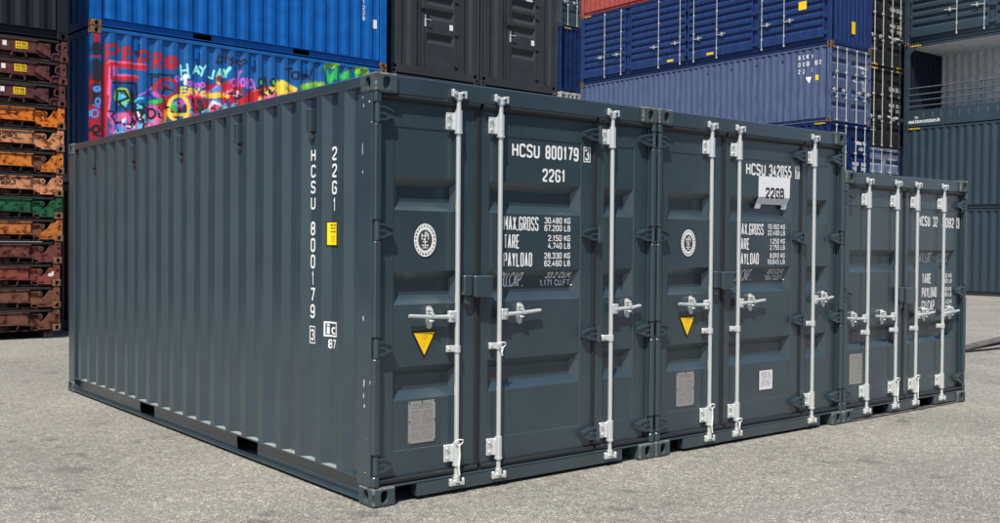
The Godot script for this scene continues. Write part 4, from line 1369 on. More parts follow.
func build_flat_racks() -> void:
	var kinds := [
		["brown_a", c8(108, 70, 56), "brown rusty flat rack at the very bottom of the left stack", 1, ""],
		["brown_b", c8(112, 74, 60), "brown flat rack second from the bottom of the left stack", 1, ""],
		["oxide_a", c8(128, 66, 58), "oxide red flat rack with white paint splash, third from the bottom", 1, ""],
		["oxide_b", c8(112, 64, 60), "dark red brown flat rack fourth from the bottom, below the lowest orange one", 1, ""],
		["orange_a", c8(182, 112, 56), "lowest orange flat rack, just under the green one", 1, ""],
		["green", c8(32, 92, 62), "green flat rack, the only green one in the stack", 1, ""],
		["salmon_a", c8(200, 142, 106), "pale salmon flat rack lettered 2P3, resting on the green one", 1, "22P3"],
		["orange_b", c8(204, 122, 48), "orange flat rack between the two pale salmon ones", 1, ""],
		["salmon_b", c8(202, 142, 104), "upper pale salmon flat rack lettered 2P3, under the topmost orange one", 1, "22P3"],
		["orange_c", c8(212, 118, 38), "topmost orange flat rack, under the three maroon ones", 1, "CR"],
		["maroon_a", c8(102, 62, 66), "lowest of the three maroon flat racks with yellow labels", 0, ""],
		["maroon_b", c8(110, 62, 64), "middle of the three maroon flat racks with yellow labels", 0, ""],
		["maroon_c", c8(106, 64, 64), "topmost maroon flat rack, directly under the dark grey container", 0, ""]]
	var pitch := 4.72 / 13.0
	rng.seed = 12
	for k in kinds.size():
		var q: Array = kinds[k]
		paint(q[0], q[1], 0.75, "rusty" if q[3] == 1 else "worn", 0.8 + 0.07 * k)
		flat_rack(k, 0.115 + k * pitch, 0.0097 * k + rng.randf_range(-0.012, 0.012), pitch, mats[q[0]], q[2], q[3], q[4])
	for x in [1.50, -1.40, -4.30]:
		var s := Shape.new()
		s.box(Vector3(x - 0.08, 0.004, -14.8), Vector3(x + 0.06, 0.113, -12.33), 0.006)
		var o := part(self, "timber_bearer" if x == 1.50 else "timber_bearer_00%d" % (1 if x < -2.0 else 2), s, mats.timber)
		o.set_meta("label", ["weathered timber beam under the right end of the stacked flat racks", "weathered timber beam under the middle of the stacked flat racks", "weathered timber beam under the left end of the stacked flat racks"][0 if x > 1.0 else 1 if x > -2.0 else 2])
		o.set_meta("category", "timber beam")
		o.set_meta("group", "timber beams under the flat racks")


# ---------------------------------------------------------------- graffiti: spray paint on one blue side, in centimetres from its left lower corner
func graffiti_strokes() -> Array:
	return [
		[0,5,117,101,107,100,113,95],[12,5,62,105,56,107,69,102],[1,6,310,184,316,179,316,185],
		[0,5,324,169,323,176,335,165],[8,9,219,142,228,142,217,140],[8,8,180,123,173,123,189,123],
		[0,5,253,173,250,179,258,177],[12,5,155,144,151,138,161,148],[13,5,231,174,230,179,235,170],
		[12,6,365,183,371,181,363,179],[8,9,244,176,238,179,247,181],[1,8,228,147,226,149,221,143],
		[2,8,178,124,179,121,179,124],[2,7,231,146,235,148,238,147],[2,6,119,117,121,118,114,119],
		[13,5,56,90,61,94,49,86],[0,8,225,178,238,175,209,179],[2,9,180,161,174,157,189,160],
		[10,9,313,174,308,176,313,168],[1,9,131,131,127,127,133,134],[2,6,96,121,93,116,89,124],
		[0,8,240,146,252,146,252,152],[13,7,262,156,263,165,247,153],[2,5,199,164,187,155,211,169],
		[13,5,152,110,163,113,158,107],[2,6,170,116,185,119,176,117],[10,9,247,183,245,179,240,178],
		[1,5,98,98,112,109,89,95],[2,4,81,91,76,86,78,87],[10,9,376,182,377,178,380,182],
		[1,7,358,179,348,173,354,176],[0,7,85,91,80,83,78,86],[13,9,263,185,256,182,259,187],
		[13,8,52,78,64,85,54,78],[13,7,228,177,234,180,232,176],[2,7,327,180,321,181,331,180],
		[0,9,213,147,209,148,215,151],[13,6,343,176,356,175,333,181],[12,6,372,186,360,189,364,178],
		[0,5,341,183,328,192,338,181],[13,7,244,170,238,174,235,171],[10,8,82,89,85,86,84,84],
		[13,5,336,182,345,187,334,185],[0,9,137,127,133,128,139,124],[0,6,146,124,152,129,156,133],
		[2,7,80,114,79,112,75,111],[10,7,380,183,394,177,384,191],[8,9,243,180,241,175,254,187],
		[2,9,230,170,232,173,236,167],[10,5,342,186,335,185,359,179],[13,7,99,93,93,97,89,88],
		[13,9,347,181,356,177,336,184],[2,8,129,147,126,148,132,148],[10,5,375,184,373,176,382,179],
		[1,6,137,136,128,144,147,130],[0,9,130,137,127,131,120,140],[2,9,71,102,65,98,64,96],
		[1,5,95,94,86,90,103,92],[1,5,47,102,52,107,53,105],[13,9,226,162,237,159,233,158],
		[2,6,264,153,273,153,261,148],[2,8,97,101,112,111,110,98],[13,9,260,182,257,180,260,185],
		[2,4,180,135,170,139,172,133],[12,7,104,123,97,125,113,127],[13,9,215,126,218,122,215,130],
		[0,9,139,138,141,140,132,136],[0,6,185,154,187,159,178,156],[2,6,263,143,255,140,261,145],
		[0,6,232,162,231,164,234,165],[13,7,152,140,148,138,164,148],[1,8,91,116,82,113,84,120],
		[2,6,220,134,231,132,209,128],[2,6,90,97,94,99,90,98],[0,7,268,191,259,189,275,188],
		[0,6,9,244,9,235],[0,9,8,175,7,165,7,152,7,115,6,73],[1,8,9,225,9,217],
		[1,8,9,197,9,173],[1,7,8,157,7,132],[0,1,1,208,18,210],
		[0,7,26,192,26,158,23,116,22,70],[0,5,27,201,28,172],[2,1,32,204,31,178,29,147],
		[2,1,33,172,32,138,29,111],[9,1,15,155,14,153,12,151,9,150,7,150,5,152,4,154,5,156,7,157,9,158,12,158,14,157,15,155],[9,1,6,156,9,151,14,157],
		[9,1,15,134,14,131,13,129,11,128,9,129,8,130,7,133,8,136,9,138,11,139,13,138,14,137,15,134],[9,1,4,127,13,124],[9,1,11,114,11,110,9,108,6,107,3,107,1,110,1,113,1,116,3,118,6,119,9,119,11,117,11,114],
		[1,2,14,87,13,84,11,82,8,81,5,81,3,83,2,86,3,89,5,91,8,92,11,92,13,90,14,87],[1,2,4,78,13,76],[0,3,26,230,27,209],
		[0,3,27,229,41,232,49,226,42,218,29,216],[0,3,58,229,55,208,70,208],[0,3,58,230,70,229],
		[0,3,57,219,68,220],[0,3,83,226,83,210,96,213,100,222,93,228,83,226],[0,3,109,203,111,226,121,227,122,219,112,214,121,203],
		[0,3,151,216,150,211,146,207,141,205,136,206,132,209,131,213,132,218,136,222,141,224,146,224,150,221,151,216],[0,1,135,213,141,209,146,214],[0,1,138,218,138,217,138,217,137,216,137,216,136,217,136,217,136,218,137,218,137,218,138,218,138,218,138,218],
		[0,1,145,218,145,218,145,217,144,217,144,217,143,218,143,218,143,219,144,219,144,219,145,219,145,219,145,218],[2,6,34,200,93,201],[0,4,33,198,95,200],
		[2,5,41,193,42,179,77,181],[0,4,38,175,78,179],[12,8,50,159,67,159,61,135,48,131],
		[3,3,48,146,61,145,58,132],[1,2,38,168,77,171,80,150],[11,4,64,148,62,142,58,137,53,135,48,136,44,140,42,145,44,151,48,156,53,158,58,157,62,153,64,148],
		[3,5,55,143,55,141,54,140,52,139,51,140,50,141,49,142,50,143,51,145,52,145,54,145,55,144,55,143],[1,2,45,152,44,119],[1,2,45,155,57,156,63,145,48,137,61,122],
		[1,6,70,153,75,125,87,124],[3,2,76,140,82,146,89,147],[13,8,37,111,69,110,43,95,78,98,39,86],
		[2,5,37,101,52,113,67,114],[9,3,44,108,45,107],[9,3,58,104,59,103],
		[9,3,50,99,50,81],[9,3,40,96,49,89,65,95],[1,1,30,119,40,118,35,111,42,100,54,103,61,94,70,93,77,105,70,111],
		[7,2,81,122,85,111,91,116],[3,2,82,94,91,105,92,118],[3,2,81,100,91,95],
		[2,10,106,129,106,109],[4,3,101,141,113,145,121,149],[1,2,112,122,111,118,108,115,104,113,101,114,98,117,97,121,98,125,101,129,104,130,108,130,111,127,112,122],
		[1,2,118,132,118,118,124,115,129,120,128,128],[10,5,125,104,131,126],[8,1,83,151,108,167],
		[8,1,96,162,103,149],[12,6,100,156,118,151],[1,1,103,190,142,193,142,183],
		[1,1,106,171,105,186,117,187],[0,3,151,171,150,165,147,159,141,155,135,152,128,152,121,153,116,156,112,161,111,166,112,172,116,177,121,182,127,184,134,185,141,184,147,181,150,176,151,171],[0,4,120,173,123,168],
		[0,3,131,173,137,171],[1,2,124,159,131,169,142,166],[0,2,120,153,134,152,145,160],
		[8,4,109,158,117,153],[4,4,112,142,123,147],[8,5,165,147,185,152,194,147],
		[0,5,182,149,194,156,185,133,200,140],[1,4,194,153,199,134],[13,4,178,140,180,130],
		[4,5,142,141,147,132],[1,3,155,144,158,128],[1,3,167,141,167,127],
		[5,3,173,137,172,129,169,122,164,116,158,113,151,113,145,115,140,119,137,126,136,134,137,141,140,148,145,154,151,157,157,158,164,156,169,151,172,145,173,137],[5,3,137,123,171,126],[6,2,159,212,160,195],
		[6,2,160,203,171,205],[6,2,170,215,172,196],[6,2,182,201,189,214,193,202],
		[6,2,185,205,192,206],[6,2,195,214,200,209,205,217],[6,2,200,209,197,199],
		[6,2,211,198,219,196,222,210],[6,3,228,200,233,213,239,202],[6,3,230,205,237,206],
		[6,3,242,214,246,210,253,219],[6,3,246,210,245,203],[7,3,160,188,168,195,173,193],
		[7,3,167,192,167,181],[8,1,155,188,154,186,153,184,151,183,150,184,148,185,148,187,148,189,150,191,151,192,153,192,154,190,155,188],[8,1,177,182,177,180,176,178,174,177,173,178,172,179,171,181,172,183,173,184,174,185,176,185,177,183,177,182],
		[8,1,182,187,183,178],[8,1,194,180,194,178,192,177,191,176,189,176,187,178,187,179,187,181,189,183,191,184,192,183,194,182,194,180],[8,1,203,182,202,180,201,179,199,178,198,178,196,180,196,182,196,183,198,185,199,186,201,185,202,184,203,182],
		[5,2,160,173,160,161,168,162],[5,2,160,173,168,174],[5,2,160,167,167,168],
		[5,2,172,162,173,172,179,173,179,168,173,168,181,163],[5,2,185,173,189,168,194,174],[5,2,189,168,189,162],
		[5,2,203,171,198,169,198,163,204,163],[5,5,209,163,230,167,245,166],[10,4,230,198,229,192],
		[0,4,230,198,230,195],[5,3,229,188,231,188],[6,3,227,180,233,179],
		[9,4,215,152,227,156,239,152],[7,3,210,138,221,153,236,149,245,144],[1,4,236,140,239,139],
		[1,1,231,238,226,224,235,227],[1,1,235,237,249,239],[1,1,240,237,238,227],
		[1,1,246,238,245,228],[1,1,259,238,252,234,260,230,254,225],[1,1,267,233,275,224,287,235,282,238,276,233,270,236,267,233],
		[8,2,267,194,266,191,264,188,261,187,258,187,256,189,255,193,256,196,258,199,261,200,264,200,266,197,267,194],[8,2,271,188,272,208,277,216],[8,2,272,215,273,210],
		[8,2,283,196,283,192,282,190,280,189,278,189,277,192,276,195,277,199,278,201,280,202,281,202,283,199,283,196],[8,2,287,203,287,187],[8,2,303,196,302,192,300,189,297,188,293,188,291,191,290,194,291,198,293,201,297,203,300,202,302,199,303,196],
		[8,2,301,200,305,187],[0,8,247,187,249,156,269,176,274,156,295,174,290,157,310,176],[0,5,310,179,323,182],
		[8,3,269,162,274,172],[12,3,249,158,254,147],[5,4,242,169,249,167],
		[7,1,249,176,259,170,269,169],[9,4,220,175,232,179],[5,4,217,166,227,165],
		[5,11,355,197,365,184,339,181,355,192],[5,6,331,185,331,176],[5,4,314,169,315,165],
		[2,6,328,171,349,178],[0,4,311,179,319,180],[1,2,323,200,322,197,320,194,317,193,314,193,312,196,312,199,312,202,314,205,317,206,320,205,322,203,323,200],
		[1,2,326,210,330,193],[1,2,348,203,347,200,345,197,343,196,340,197,338,199,337,202,338,205,340,208,343,209,345,209,347,206,348,203],[4,2,319,199,319,198,318,197,317,197,316,197,316,198,316,199,316,200,316,201,317,202,318,201,319,201,319,199],
		[4,2,344,203,344,202,343,201,343,201,342,201,342,202,342,203,342,203,342,204,343,205,343,204,344,204,344,203],[1,2,368,230,384,234],[1,2,376,232,377,220],
		[1,2,398,222,397,218,395,215,391,214,388,215,385,217,384,220,385,224,388,227,391,228,395,228,397,226,398,222],[1,2,406,232,407,216,416,227,420,219,428,238],[11,7,407,200,436,208,452,209],
		[4,4,413,196,440,204],[11,5,459,247,487,251],[4,5,460,243,469,220,487,248,483,227],
		[11,7,508,237,533,246,554,249],[4,6,498,231,516,236,533,231],[4,3,531,238,529,235,526,233,522,231,518,232,515,233,514,236,515,239,518,241,522,242,526,242,529,240,531,238],
		[5,5,349,198,363,204,390,195],[1,1,183,135,179,133,177,133,178,135,183,134],[3,1,87,130,86,133,80,135,85,131,80,129],
		[1,1,334,185,337,183,336,187,332,190,329,186],[1,1,334,184,340,181,334,183,338,180,344,186],[1,1,96,129,90,132,90,136,85,136,90,137],
		[2,1,243,141,239,137,242,141,239,139,243,137],[0,1,221,132,224,128,220,127,214,127,217,127],[0,1,61,97,65,99,62,101,67,99,66,98],
		[1,1,69,94,67,98,68,101,71,106,75,104],[3,1,269,156,263,154,257,151,257,146,258,150],[1,1,263,182,256,176,252,172,259,171,252,175],
		[0,1,158,138,156,141,157,144,151,143,154,147],[7,1,267,178,268,175,270,178,271,177,269,172],[0,1,74,120,69,117,66,121,62,121,62,122],
		[2,1,189,162,183,160,184,159,184,161,184,159],[1,1,330,177,324,179,319,182,319,187,324,185],[7,1,43,88,40,84,43,84,47,88,48,87],
		[1,1,164,116,158,114,153,117,154,117,154,115],[7,1,60,96,66,96,71,92,75,96,73,98],[1,1,94,102,89,105,90,109,85,113,87,116],
		[0,1,59,83,59,85,59,81,53,84,57,89],[1,1,321,177,323,175,318,179,313,180,320,182],[0,1,369,178,363,179,359,178,359,179,364,181],
		[2,1,121,120,126,121,125,122,119,126,117,130],[3,1,150,147,144,142,150,142,156,141,154,139],[7,1,58,109,57,106,55,103,55,106,58,109],
		[1,1,56,82,51,85,47,88,51,84,52,85],[3,1,197,129,196,125,192,121,193,118,196,121],[1,1,130,141,130,138,132,134,136,136,131,136],
		[3,1,107,110,109,108,103,110,101,109,102,105],[3,2,179,133,180,129,176,132,179,132,183,128],[1,1,271,167,269,164,274,166,278,169,272,171],
		[1,1,336,170,339,166,335,166,341,166,344,161],[2,1,52,115,57,114,55,112,53,113,48,110],[1,1,183,149,179,152,180,155,182,155,183,152],
		[7,1,348,171,341,165,336,166,339,163,342,162],[1,1,195,134,196,130,194,134,190,138,191,140],[7,1,98,95,101,97,99,101,101,102,98,98],
		[3,1,216,136,210,133,206,137,199,133,202,135],[3,1,267,148,266,148,262,150,257,149,256,147],[2,1,244,169,249,174,256,177,255,179,259,179],
		[0,1,66,121,69,119,68,121,66,116,70,116],[3,2,54,86,56,86,50,87,49,83,54,79],[1,1,87,92,89,92,90,96,90,100,90,98],
		[2,1,367,175,369,179,373,175,368,175,370,175],[3,2,245,152,246,148,240,147,242,145,237,142]]

func graffiti_material() -> StandardMaterial3D:
	var w := 1536
	var h := 656
	var im := Image.create(w, h, true, Image.FORMAT_RGB8)
	var wear := noise_image(512, 0.02, 5, 21)
	for y in h:
		for x in w:
			var t: float = 0.80 + 0.20 * wear.get_pixel(x % 512, y % 512).r
			im.set_pixel(x, y, Color(0.0, 0.375 * t, 0.68 * t))
	var inks := [c8(186, 22, 36), c8(26, 26, 34), c8(240, 96, 160), c8(70, 200, 226), c8(52, 190, 84), c8(250, 214, 70), c8(160, 240, 220), c8(232, 234, 236), c8(196, 96, 200), c8(70, 150, 236), c8(244, 140, 60), c8(150, 200, 50), c8(20, 60, 140), c8(214, 90, 190)]
	var px := w / 605.8
	for q in graffiti_strokes():
		var col: Color = inks[q[0]]
		var r: float = maxf(q[1] * 1.3, 2.2) * px
		for i in range(2, q.size() - 3, 2):
			var a := Vector2(q[i] * px, h - q[i + 1] * px)
			var b := Vector2(q[i + 2] * px, h - q[i + 3] * px)
			spray(im, a, b, r, col, wear)
	im.generate_mipmaps()
	var m := StandardMaterial3D.new()
	m.albedo_texture = ImageTexture.create_from_image(im)
	m.roughness = 0.5
	return m

func spray(im: Image, a: Vector2, b: Vector2, r: float, col: Color, wear: Image) -> void:
	var x0 := maxi(0, int(minf(a.x, b.x) - r - 2))
	var x1 := mini(im.get_width() - 1, int(maxf(a.x, b.x) + r + 2))
	var y0 := maxi(0, int(minf(a.y, b.y) - r - 2))
	var y1 := mini(im.get_height() - 1, int(maxf(a.y, b.y) + r + 2))
	var ab := b - a
	var l2 := maxf(ab.length_squared(), 1e-6)
	for y in range(y0, y1 + 1):
		for x in range(x0, x1 + 1):
			var p := Vector2(x, y)
			var t := clampf((p - a).dot(ab) / l2, 0.0, 1.0)
			var d := p.distance_to(a + ab * t) / r + (wear.get_pixel((x * 3) % 512, (y * 3) % 512).r - 0.5) * 0.35
			if d < 1.0:
				var k := clampf((1.0 - d) / 0.5, 0.0, 1.0) * 0.92
				im.set_pixel(x, y, im.get_pixel(x, y).lerp(col, k))


# ---------------------------------------------------------------- the stacks behind
func build_stacks() -> void:
	var T := 93.5
	# blue stack, long sides to the camera
	var bx := Vector3(8.247, 0, -12.84)
	old_container({"label": "dark slate container at ground level under the graffiti covered one", "at": bx, "turn": T, "mat": mats.slate, "front": "wall"})
	mats.graffiti = graffiti_material()
	var g := old_container({"label": "blue container whose side is covered with colourful graffiti, PEDRO in red", "at": bx + Vector3(0, 2.591, 0), "turn": T, "mat": mats.bright_blue, "front": "wall", "left_mat": mats.graffiti, "plan": [Vector3.BACK, -6.058, 6.058, Vector3.UP, 0.0, 2.591], "casting": mats.rust_casting, "group": "blue containers stacked left of centre"})
	vent_row(g, mats.bright_blue)
	var u := old_container({"label": "clean bright blue container on top of the graffiti covered one", "at": bx + Vector3(0, 5.182, 0), "turn": T, "mat": mats.bright_blue, "front": "wall", "casting": mats.rust_casting, "group": "blue containers stacked left of centre"})
	column_text(u, "CASU 4471228", 0.557)
	var gs := func(x: float, y: float) -> Vector3: return Vector3(0.010 + Shape.dip(-x, 0.279, 0.036, 0.278, 0.070, 0.068), y, x)
	sticker(u, "paper_notice", rect(-0.350, 0.80, -0.24, 0.98), mats.lettering, gs, Vector3.LEFT, Vector3.BACK)

	# dark container on the flat racks
	old_container({"label": "dark slate grey container resting on top of the stacked flat racks", "at": Vector3(1.79, 4.838, -12.3), "turn": 90.0, "mat": mats.slate, "front": "wall"})

	# two columns with louvred doors
	for k in 2:
		var p := Vector3(8.50 + 2.468 * k, 0, -13.08 - 0.115 * k)
		for lv in 3:
			var lab := ""
			if lv == 2:
				lab = ["left of the two charcoal containers with louvred personnel doors, next to the blue stack", "right of the two charcoal containers with louvred personnel doors, next to the gap"][k]
			else:
				lab = ["charcoal container %s under the left louvred one, behind the front row", "charcoal container %s under the right louvred one, behind the front row"][k] % ["at ground level", "directly"][lv]
			var c := old_container({"label": lab, "at": p + Vector3(0, 2.591 * lv, 0), "turn": 2.7, "mat": mats.charcoal, "front": "personnel" if lv == 2 else "doors", "group": "charcoal containers behind the front row"})
			if lv == 2 and k == 1:
				var d: Node3D = c.get_node("door")
				sticker(d, "paper_notice", rect(1.42, 2.13, 1.62, 2.24), mats.paper_notice, func(x: float, y: float) -> Vector3: return Vector3(x, y, SKIN), Vector3.BACK, Vector3.RIGHT)

	# long blue stack on the right
	var q := Vector3(26.85, 0, -14.65)
	var rg := "blue 40 foot containers in the right stack"
	old_container({"label": "dark blue container at the bottom of the right blue stack", "at": q, "L": 12.192, "H": 2.896, "mat": mats.mid_blue, "group": rg})
	var b2 := old_container({"label": "dark blue container under the faded blue one, only its top showing", "at": q + Vector3(0, 2.896, 0), "L": 12.192, "H": 2.896, "mat": mats.mid_blue, "group": rg, "marks": [[1, "SEGU", 1.62, 2.22, 1.98, 2.36], [1, "20", 2.08, 2.22, 2.24, 2.36], [1, "45G1", 1.80, 2.02, 2.10, 2.14], [1, "MAX.GR", 1.42, 1.50, 1.80, 1.62], [1, "30480", 1.95, 1.50, 2.25, 1.62], [1, "TARE", 1.42, 1.34, 1.70, 1.46], [1, "3980", 1.95, 1.34, 2.25, 1.46]]})
	hazard(b2, 2.896, 12.192, true)
	var b3 := old_container({"label": "faded lavender blue container in the right stack, white figures and yellow tag on its side", "at": q + Vector3(0, 5.792, 0), "L": 12.192, "H": 2.591, "mat": mats.faded_blue, "casting": mats.rust_casting, "group": rg, "marks": [[1, "000", 1.60, 1.98, 1.78, 2.10], [1, "00123", 1.86, 1.94, 2.24, 2.08], [1, "45G1", 1.90, 1.78, 2.10, 1.88], [1, "2.150", 1.95, 1.38, 2.20, 1.60], [1, "KG", 1.50, 1.44, 1.66, 1.58], [1, "3.04", 1.95, 1.16, 2.20, 1.34], [0, "7", 0.30, 1.50, 0.42, 1.68]]})
	faded_marks(b3)
	vent_row(b3, mats.faded_blue)
	var zb := []
	for e in [[3, -25.38, -1], [3, -24.43, -1], [2, -22.38, -1], [2, -21.28, -1], [1, -20.6, 1], [1, -19.5, 1], [0, -17.48, 1], [0, -16.54, 1]]:
		zb.append([e[0], e[1] + 14.65, e[2]])
	var lf := [[-0.30, -3.02], [-3.24, -6.27], [-6.35, -9.28], [-9.55, -12.02]]
	var b4 := old_container({"label": "dark blue container with ribbed side doors and many white locking bars, under the red one", "at": q + Vector3(0, 8.383, 0), "L": 12.192, "H": 2.896, "mat": mats.navy_side, "casting": mats.rust_casting, "front": "wall", "left": "side_doors", "leaves": lf, "bars": zb, "group": rg})
	hazard(b4, 2.896, 12.192, true)
	var fl := func(x: float, y: float) -> Vector3: return Vector3(0.022, y, x)
	sticker(b4, "yellow_label", rect(-7.30, 0.345, -6.98, 0.425), mats.yellow_mark, fl, Vector3.LEFT, Vector3.BACK)
	sticker(b4, "yellow_label", rect(-5.34, 0.345, -5.02, 0.425), mats.yellow_mark, fl, Vector3.LEFT, Vector3.BACK)
	sticker(b4, "yellow_label", rect(-1.32, 1.32, -1.00, 1.60), mats.yellow_mark, func(x: float, y: float) -> Vector3: return Vector3(0.024, y, x), Vector3.LEFT, Vector3.BACK)
	sticker(b4, "yellow_label", rect(1.20, 0.48, 1.42, 0.90), mats.yellow_mark, func(x: float, y: float) -> Vector3: return Vector3(x, y, -0.018), Vector3.BACK, Vector3.RIGHT)
	old_container({"label": "brick red container on top of the ribbed blue one", "at": q + Vector3(0, 11.279, 0), "L": 12.192, "H": 2.591, "mat": mats.brick_red, "casting": mats.brick_red})

	# door ends beside it
	var p2 := Vector3(29.76, 0, -15.05)
	var bm := [[1, "CLHU", 1.45, 2.10, 1.80, 2.24], [1, "87420", 1.88, 2.08, 2.24, 2.24], [1, "MAX.GR.", 1.45, 1.52, 1.82, 1.64], [1, "32500", 1.92, 1.52, 2.24, 1.64], [1, "TARE", 1.45, 1.32, 1.70, 1.44], [1, "2280", 1.92, 1.32, 2.24, 1.44], [1, "NET", 1.45, 1.12, 1.66, 1.24], [1, "30220", 1.92, 1.12, 2.24, 1.24], [0, "22G1", 0.30, 0.62, 0.70, 0.74]]
	old_container({"label": "grey blue container at ground level under the black door ends", "at": p2, "H": 2.591, "mat": mats.pale_blue, "group": "containers showing door ends beside the blue stack"})
	old_container({"label": "pale blue container door end under the two black ones", "at": p2 + Vector3(0, 2.591, 0), "H": 2.591, "mat": mats.pale_blue, "casting": mats.rust_casting, "group": "containers showing door ends beside the blue stack", "marks": [[1, "MSKU", 1.5, 2.1, 1.9, 2.24]]})
	var k1 := old_container({"label": "lower black container showing its door end with white bars, beside the faded blue one", "at": p2 + Vector3(0, 5.182, 0), "H": 2.896, "mat": mats.black_paint, "marks": bm, "casting": mats.rust_casting, "group": "containers showing door ends beside the blue stack"})
	var k2 := old_container({"label": "upper black container showing its door end with white bars, beside the ribbed blue one", "at": p2 + Vector3(0, 8.078, 0), "H": 2.896, "mat": mats.black_paint, "marks": bm, "group": "containers showing door ends beside the blue stack"})
	hazard_front(k1, 2.896)
	hazard_front(k2, 0.1)

	# dark grey stack at the right edge
	var r := Vector3(30.6, 0, -2.0)
	var og := "dark grey 40 foot containers at the right edge"
	old_container({"label": "dark grey corrugated container standing on the ground at the right edge", "at": r, "L": 12.192, "H": 2.896, "mat": mats.anthracite_old, "front": "wall", "group": og})
	var o2 := old_container({"label": "dark grey corrugated container on the right, under the open sided one", "at": r + Vector3(0, 2.896, 0), "L": 12.192, "H": 2.896, "mat": mats.anthracite_old, "front": "wall", "group": og})
	hazard(o2, 2.896, 12.192, false)
	var o3 := old_container({"label": "open sided dark grey container with railing and pale inside at the right edge", "at": r + Vector3(0, 5.792, 0), "L": 12.192, "H": 2.896, "mat": mats.anthracite_old, "front": "wall", "left": "open", "group": og})
	hazard(o3, 2.896, 12.192, false)
	var beam := func(x: float, y: float) -> Vector3: return Vector3(0.01, y, x)
	lettering(o3, "lettering", "www.hacon-containers.de", -12.0, 0.14, 1.15, 0.14, beam, Vector3.LEFT, mats.lettering)
	lettering(o3, "lettering", "TEL", -11.78, 0.31, 0.16, 0.07, beam, Vector3.LEFT, mats.lettering)
	old_container({"label": "dark grey container with ribbed side doors at the top right, above the open sided one", "at": r + Vector3(0, 8.688, 0), "L": 12.192, "H": 2.896, "mat": mats.anthracite_old, "casting": mats.rust_casting, "front": "wall", "left": "side_doors", "leaves": [[-0.3, -3.0], [-3.2, -6.1], [-6.2, -9.0], [-9.2, -11.98]], "bars": [[3, -10.3, -1], [3, -9.36, -1], [2, -8.4, 1], [2, -7.2, 1]], "group": og})

	# glimpse through the gap in the middle
	var z := Vector3(27.26, 0, -28.5)
	var hs := [2.896, 2.591, 2.896, 2.896, 2.896]
	var ms := [mats.mid_blue, mats.mid_blue, mats.white_paint, mats.mid_blue, mats.anthracite_old]
	var ls := ["dark blue container at ground level far behind, seen only past the stacks", "dark blue container one up far behind, seen only past the stacks", "white container far behind, only its top corner showing in the narrow gap", "dark blue container end far behind in the narrow gap between the stacks", "grey container door end at the top of the narrow gap between the stacks"]
	var y := 0.0
	for k in 5:
		var e := old_container({"label": ls[k], "at": z + Vector3(0, y, 0), "H": hs[k], "mat": ms[k], "front": "doors" if k == 4 else "wall"})
		if k == 3:
			hazard_front(e, 2.896)
		y += hs[k]

	# the other side of the lane, behind the camera: what the door ends mirror
	for k in 3:
		for lv in 3:
			old_container({"label": "%s dark grey container of the %s column across the lane, behind the camera" % [["bottom", "middle", "top"][lv], ["first", "second", "third"][k]], "at": Vector3(8.5 + 6.2 * k, 2.591 * lv, 16.0), "turn": 90.0, "mat": mats.anthracite_old, "front": "wall", "group": "containers across the lane behind the camera"})
	# the back row goes on to the left, out of the picture: what the long side mirrors
	for k in 3:
		for lv in 3:
			old_container({"label": "%s grey blue container of the %s column left of the flat racks, outside the picture" % [["bottom", "middle", "top"][lv], ["first", "second", "third"][k]], "at": Vector3(-4.75 - 6.2 * k, 2.591 * lv, -12.3), "turn": 90.0, "mat": mats.faded_blue, "front": "wall", "group": "containers continuing the back row to the left"})

func vent_row(c: Node3D, m: Material) -> void:
	var wall: Node3D = c.get_node("side_wall_002") if c.has_node("side_wall_002") else c.get_node("side_wall2") if c.has_node("side_wall2") else c
	for k in 5:
		var s := Shape.new()
		var z := -0.835 - 1.112 * k
		s.box(Vector3(0.006, 2.26, z - 0.035), Vector3(0.047, 2.46, z + 0.035), 0.006)
		part(wall, "vent_cover", s, m)

func column_text(c: Node3D, s: String, at: float) -> void:
	var y := 2.2
	for ch in s:
		if ch != " ":
			lettering(c, "lettering", ch, -at - 0.03, y - 0.085, 0.06, 0.085, func(x: float, yy: float) -> Vector3: return Vector3(0.048, yy, x), Vector3.LEFT, mats.lettering)
		y -= 0.108

func hazard(c: Node3D, H: float, L: float, near_end: bool) -> void:
	for z in [-0.62, -L + 0.22]:
		var s := Shape.new()
		s.box(Vector3(0.002, H - 0.066, z), Vector3(0.007, H - 0.012, z + 0.40))
		part(c, "hazard_stripe", s, mats.hazard_stripe, [Vector3.BACK, z, 0.40, Vector3.UP, H - 0.066, 0.054])

func hazard_front(c: Node3D, H: float) -> void:
	for x in [0.20, 1.85]:
		var s := Shape.new()
		s.box(Vector3(x, maxf(H - 0.10, 0.04), -0.015), Vector3(x + 0.38, maxf(H - 0.04, 0.10), -0.010))
		part(c, "hazard_stripe", s, mats.hazard_stripe, [Vector3.RIGHT, x, 0.38, Vector3.UP, maxf(H - 0.10, 0.04), 0.06])

func faded_marks(c: Node3D) -> void:
	var g := func(x: float, y: float) -> Vector3: return Vector3(0.012 + Shape.dip(-x, 0.279, 0.036, 0.278, 0.070, 0.068), y, x)
	var row := 0
	for t in ["BCKU", "000 02", "22 1"]:
		var k := 0
		for ch in t:
			if ch != " ":
				lettering(c, "lettering", ch, -1.20 + k * 0.165 - 0.1, 2.20 - row * 0.24, 0.085, 0.15, g, Vector3.LEFT, mats.lettering)
			k += 1
		row += 1
	sticker(c, "white_triangle", PackedVector2Array([Vector2(-1.00, 1.58), Vector2(-0.87, 1.36), Vector2(-0.78, 1.58)]), mats.lettering, g, Vector3.LEFT, Vector3.BACK)
	sticker(c, "yellow_label", rect(-0.62, 1.44, -0.50, 1.62), mats.yellow_mark, g, Vector3.LEFT, Vector3.BACK)


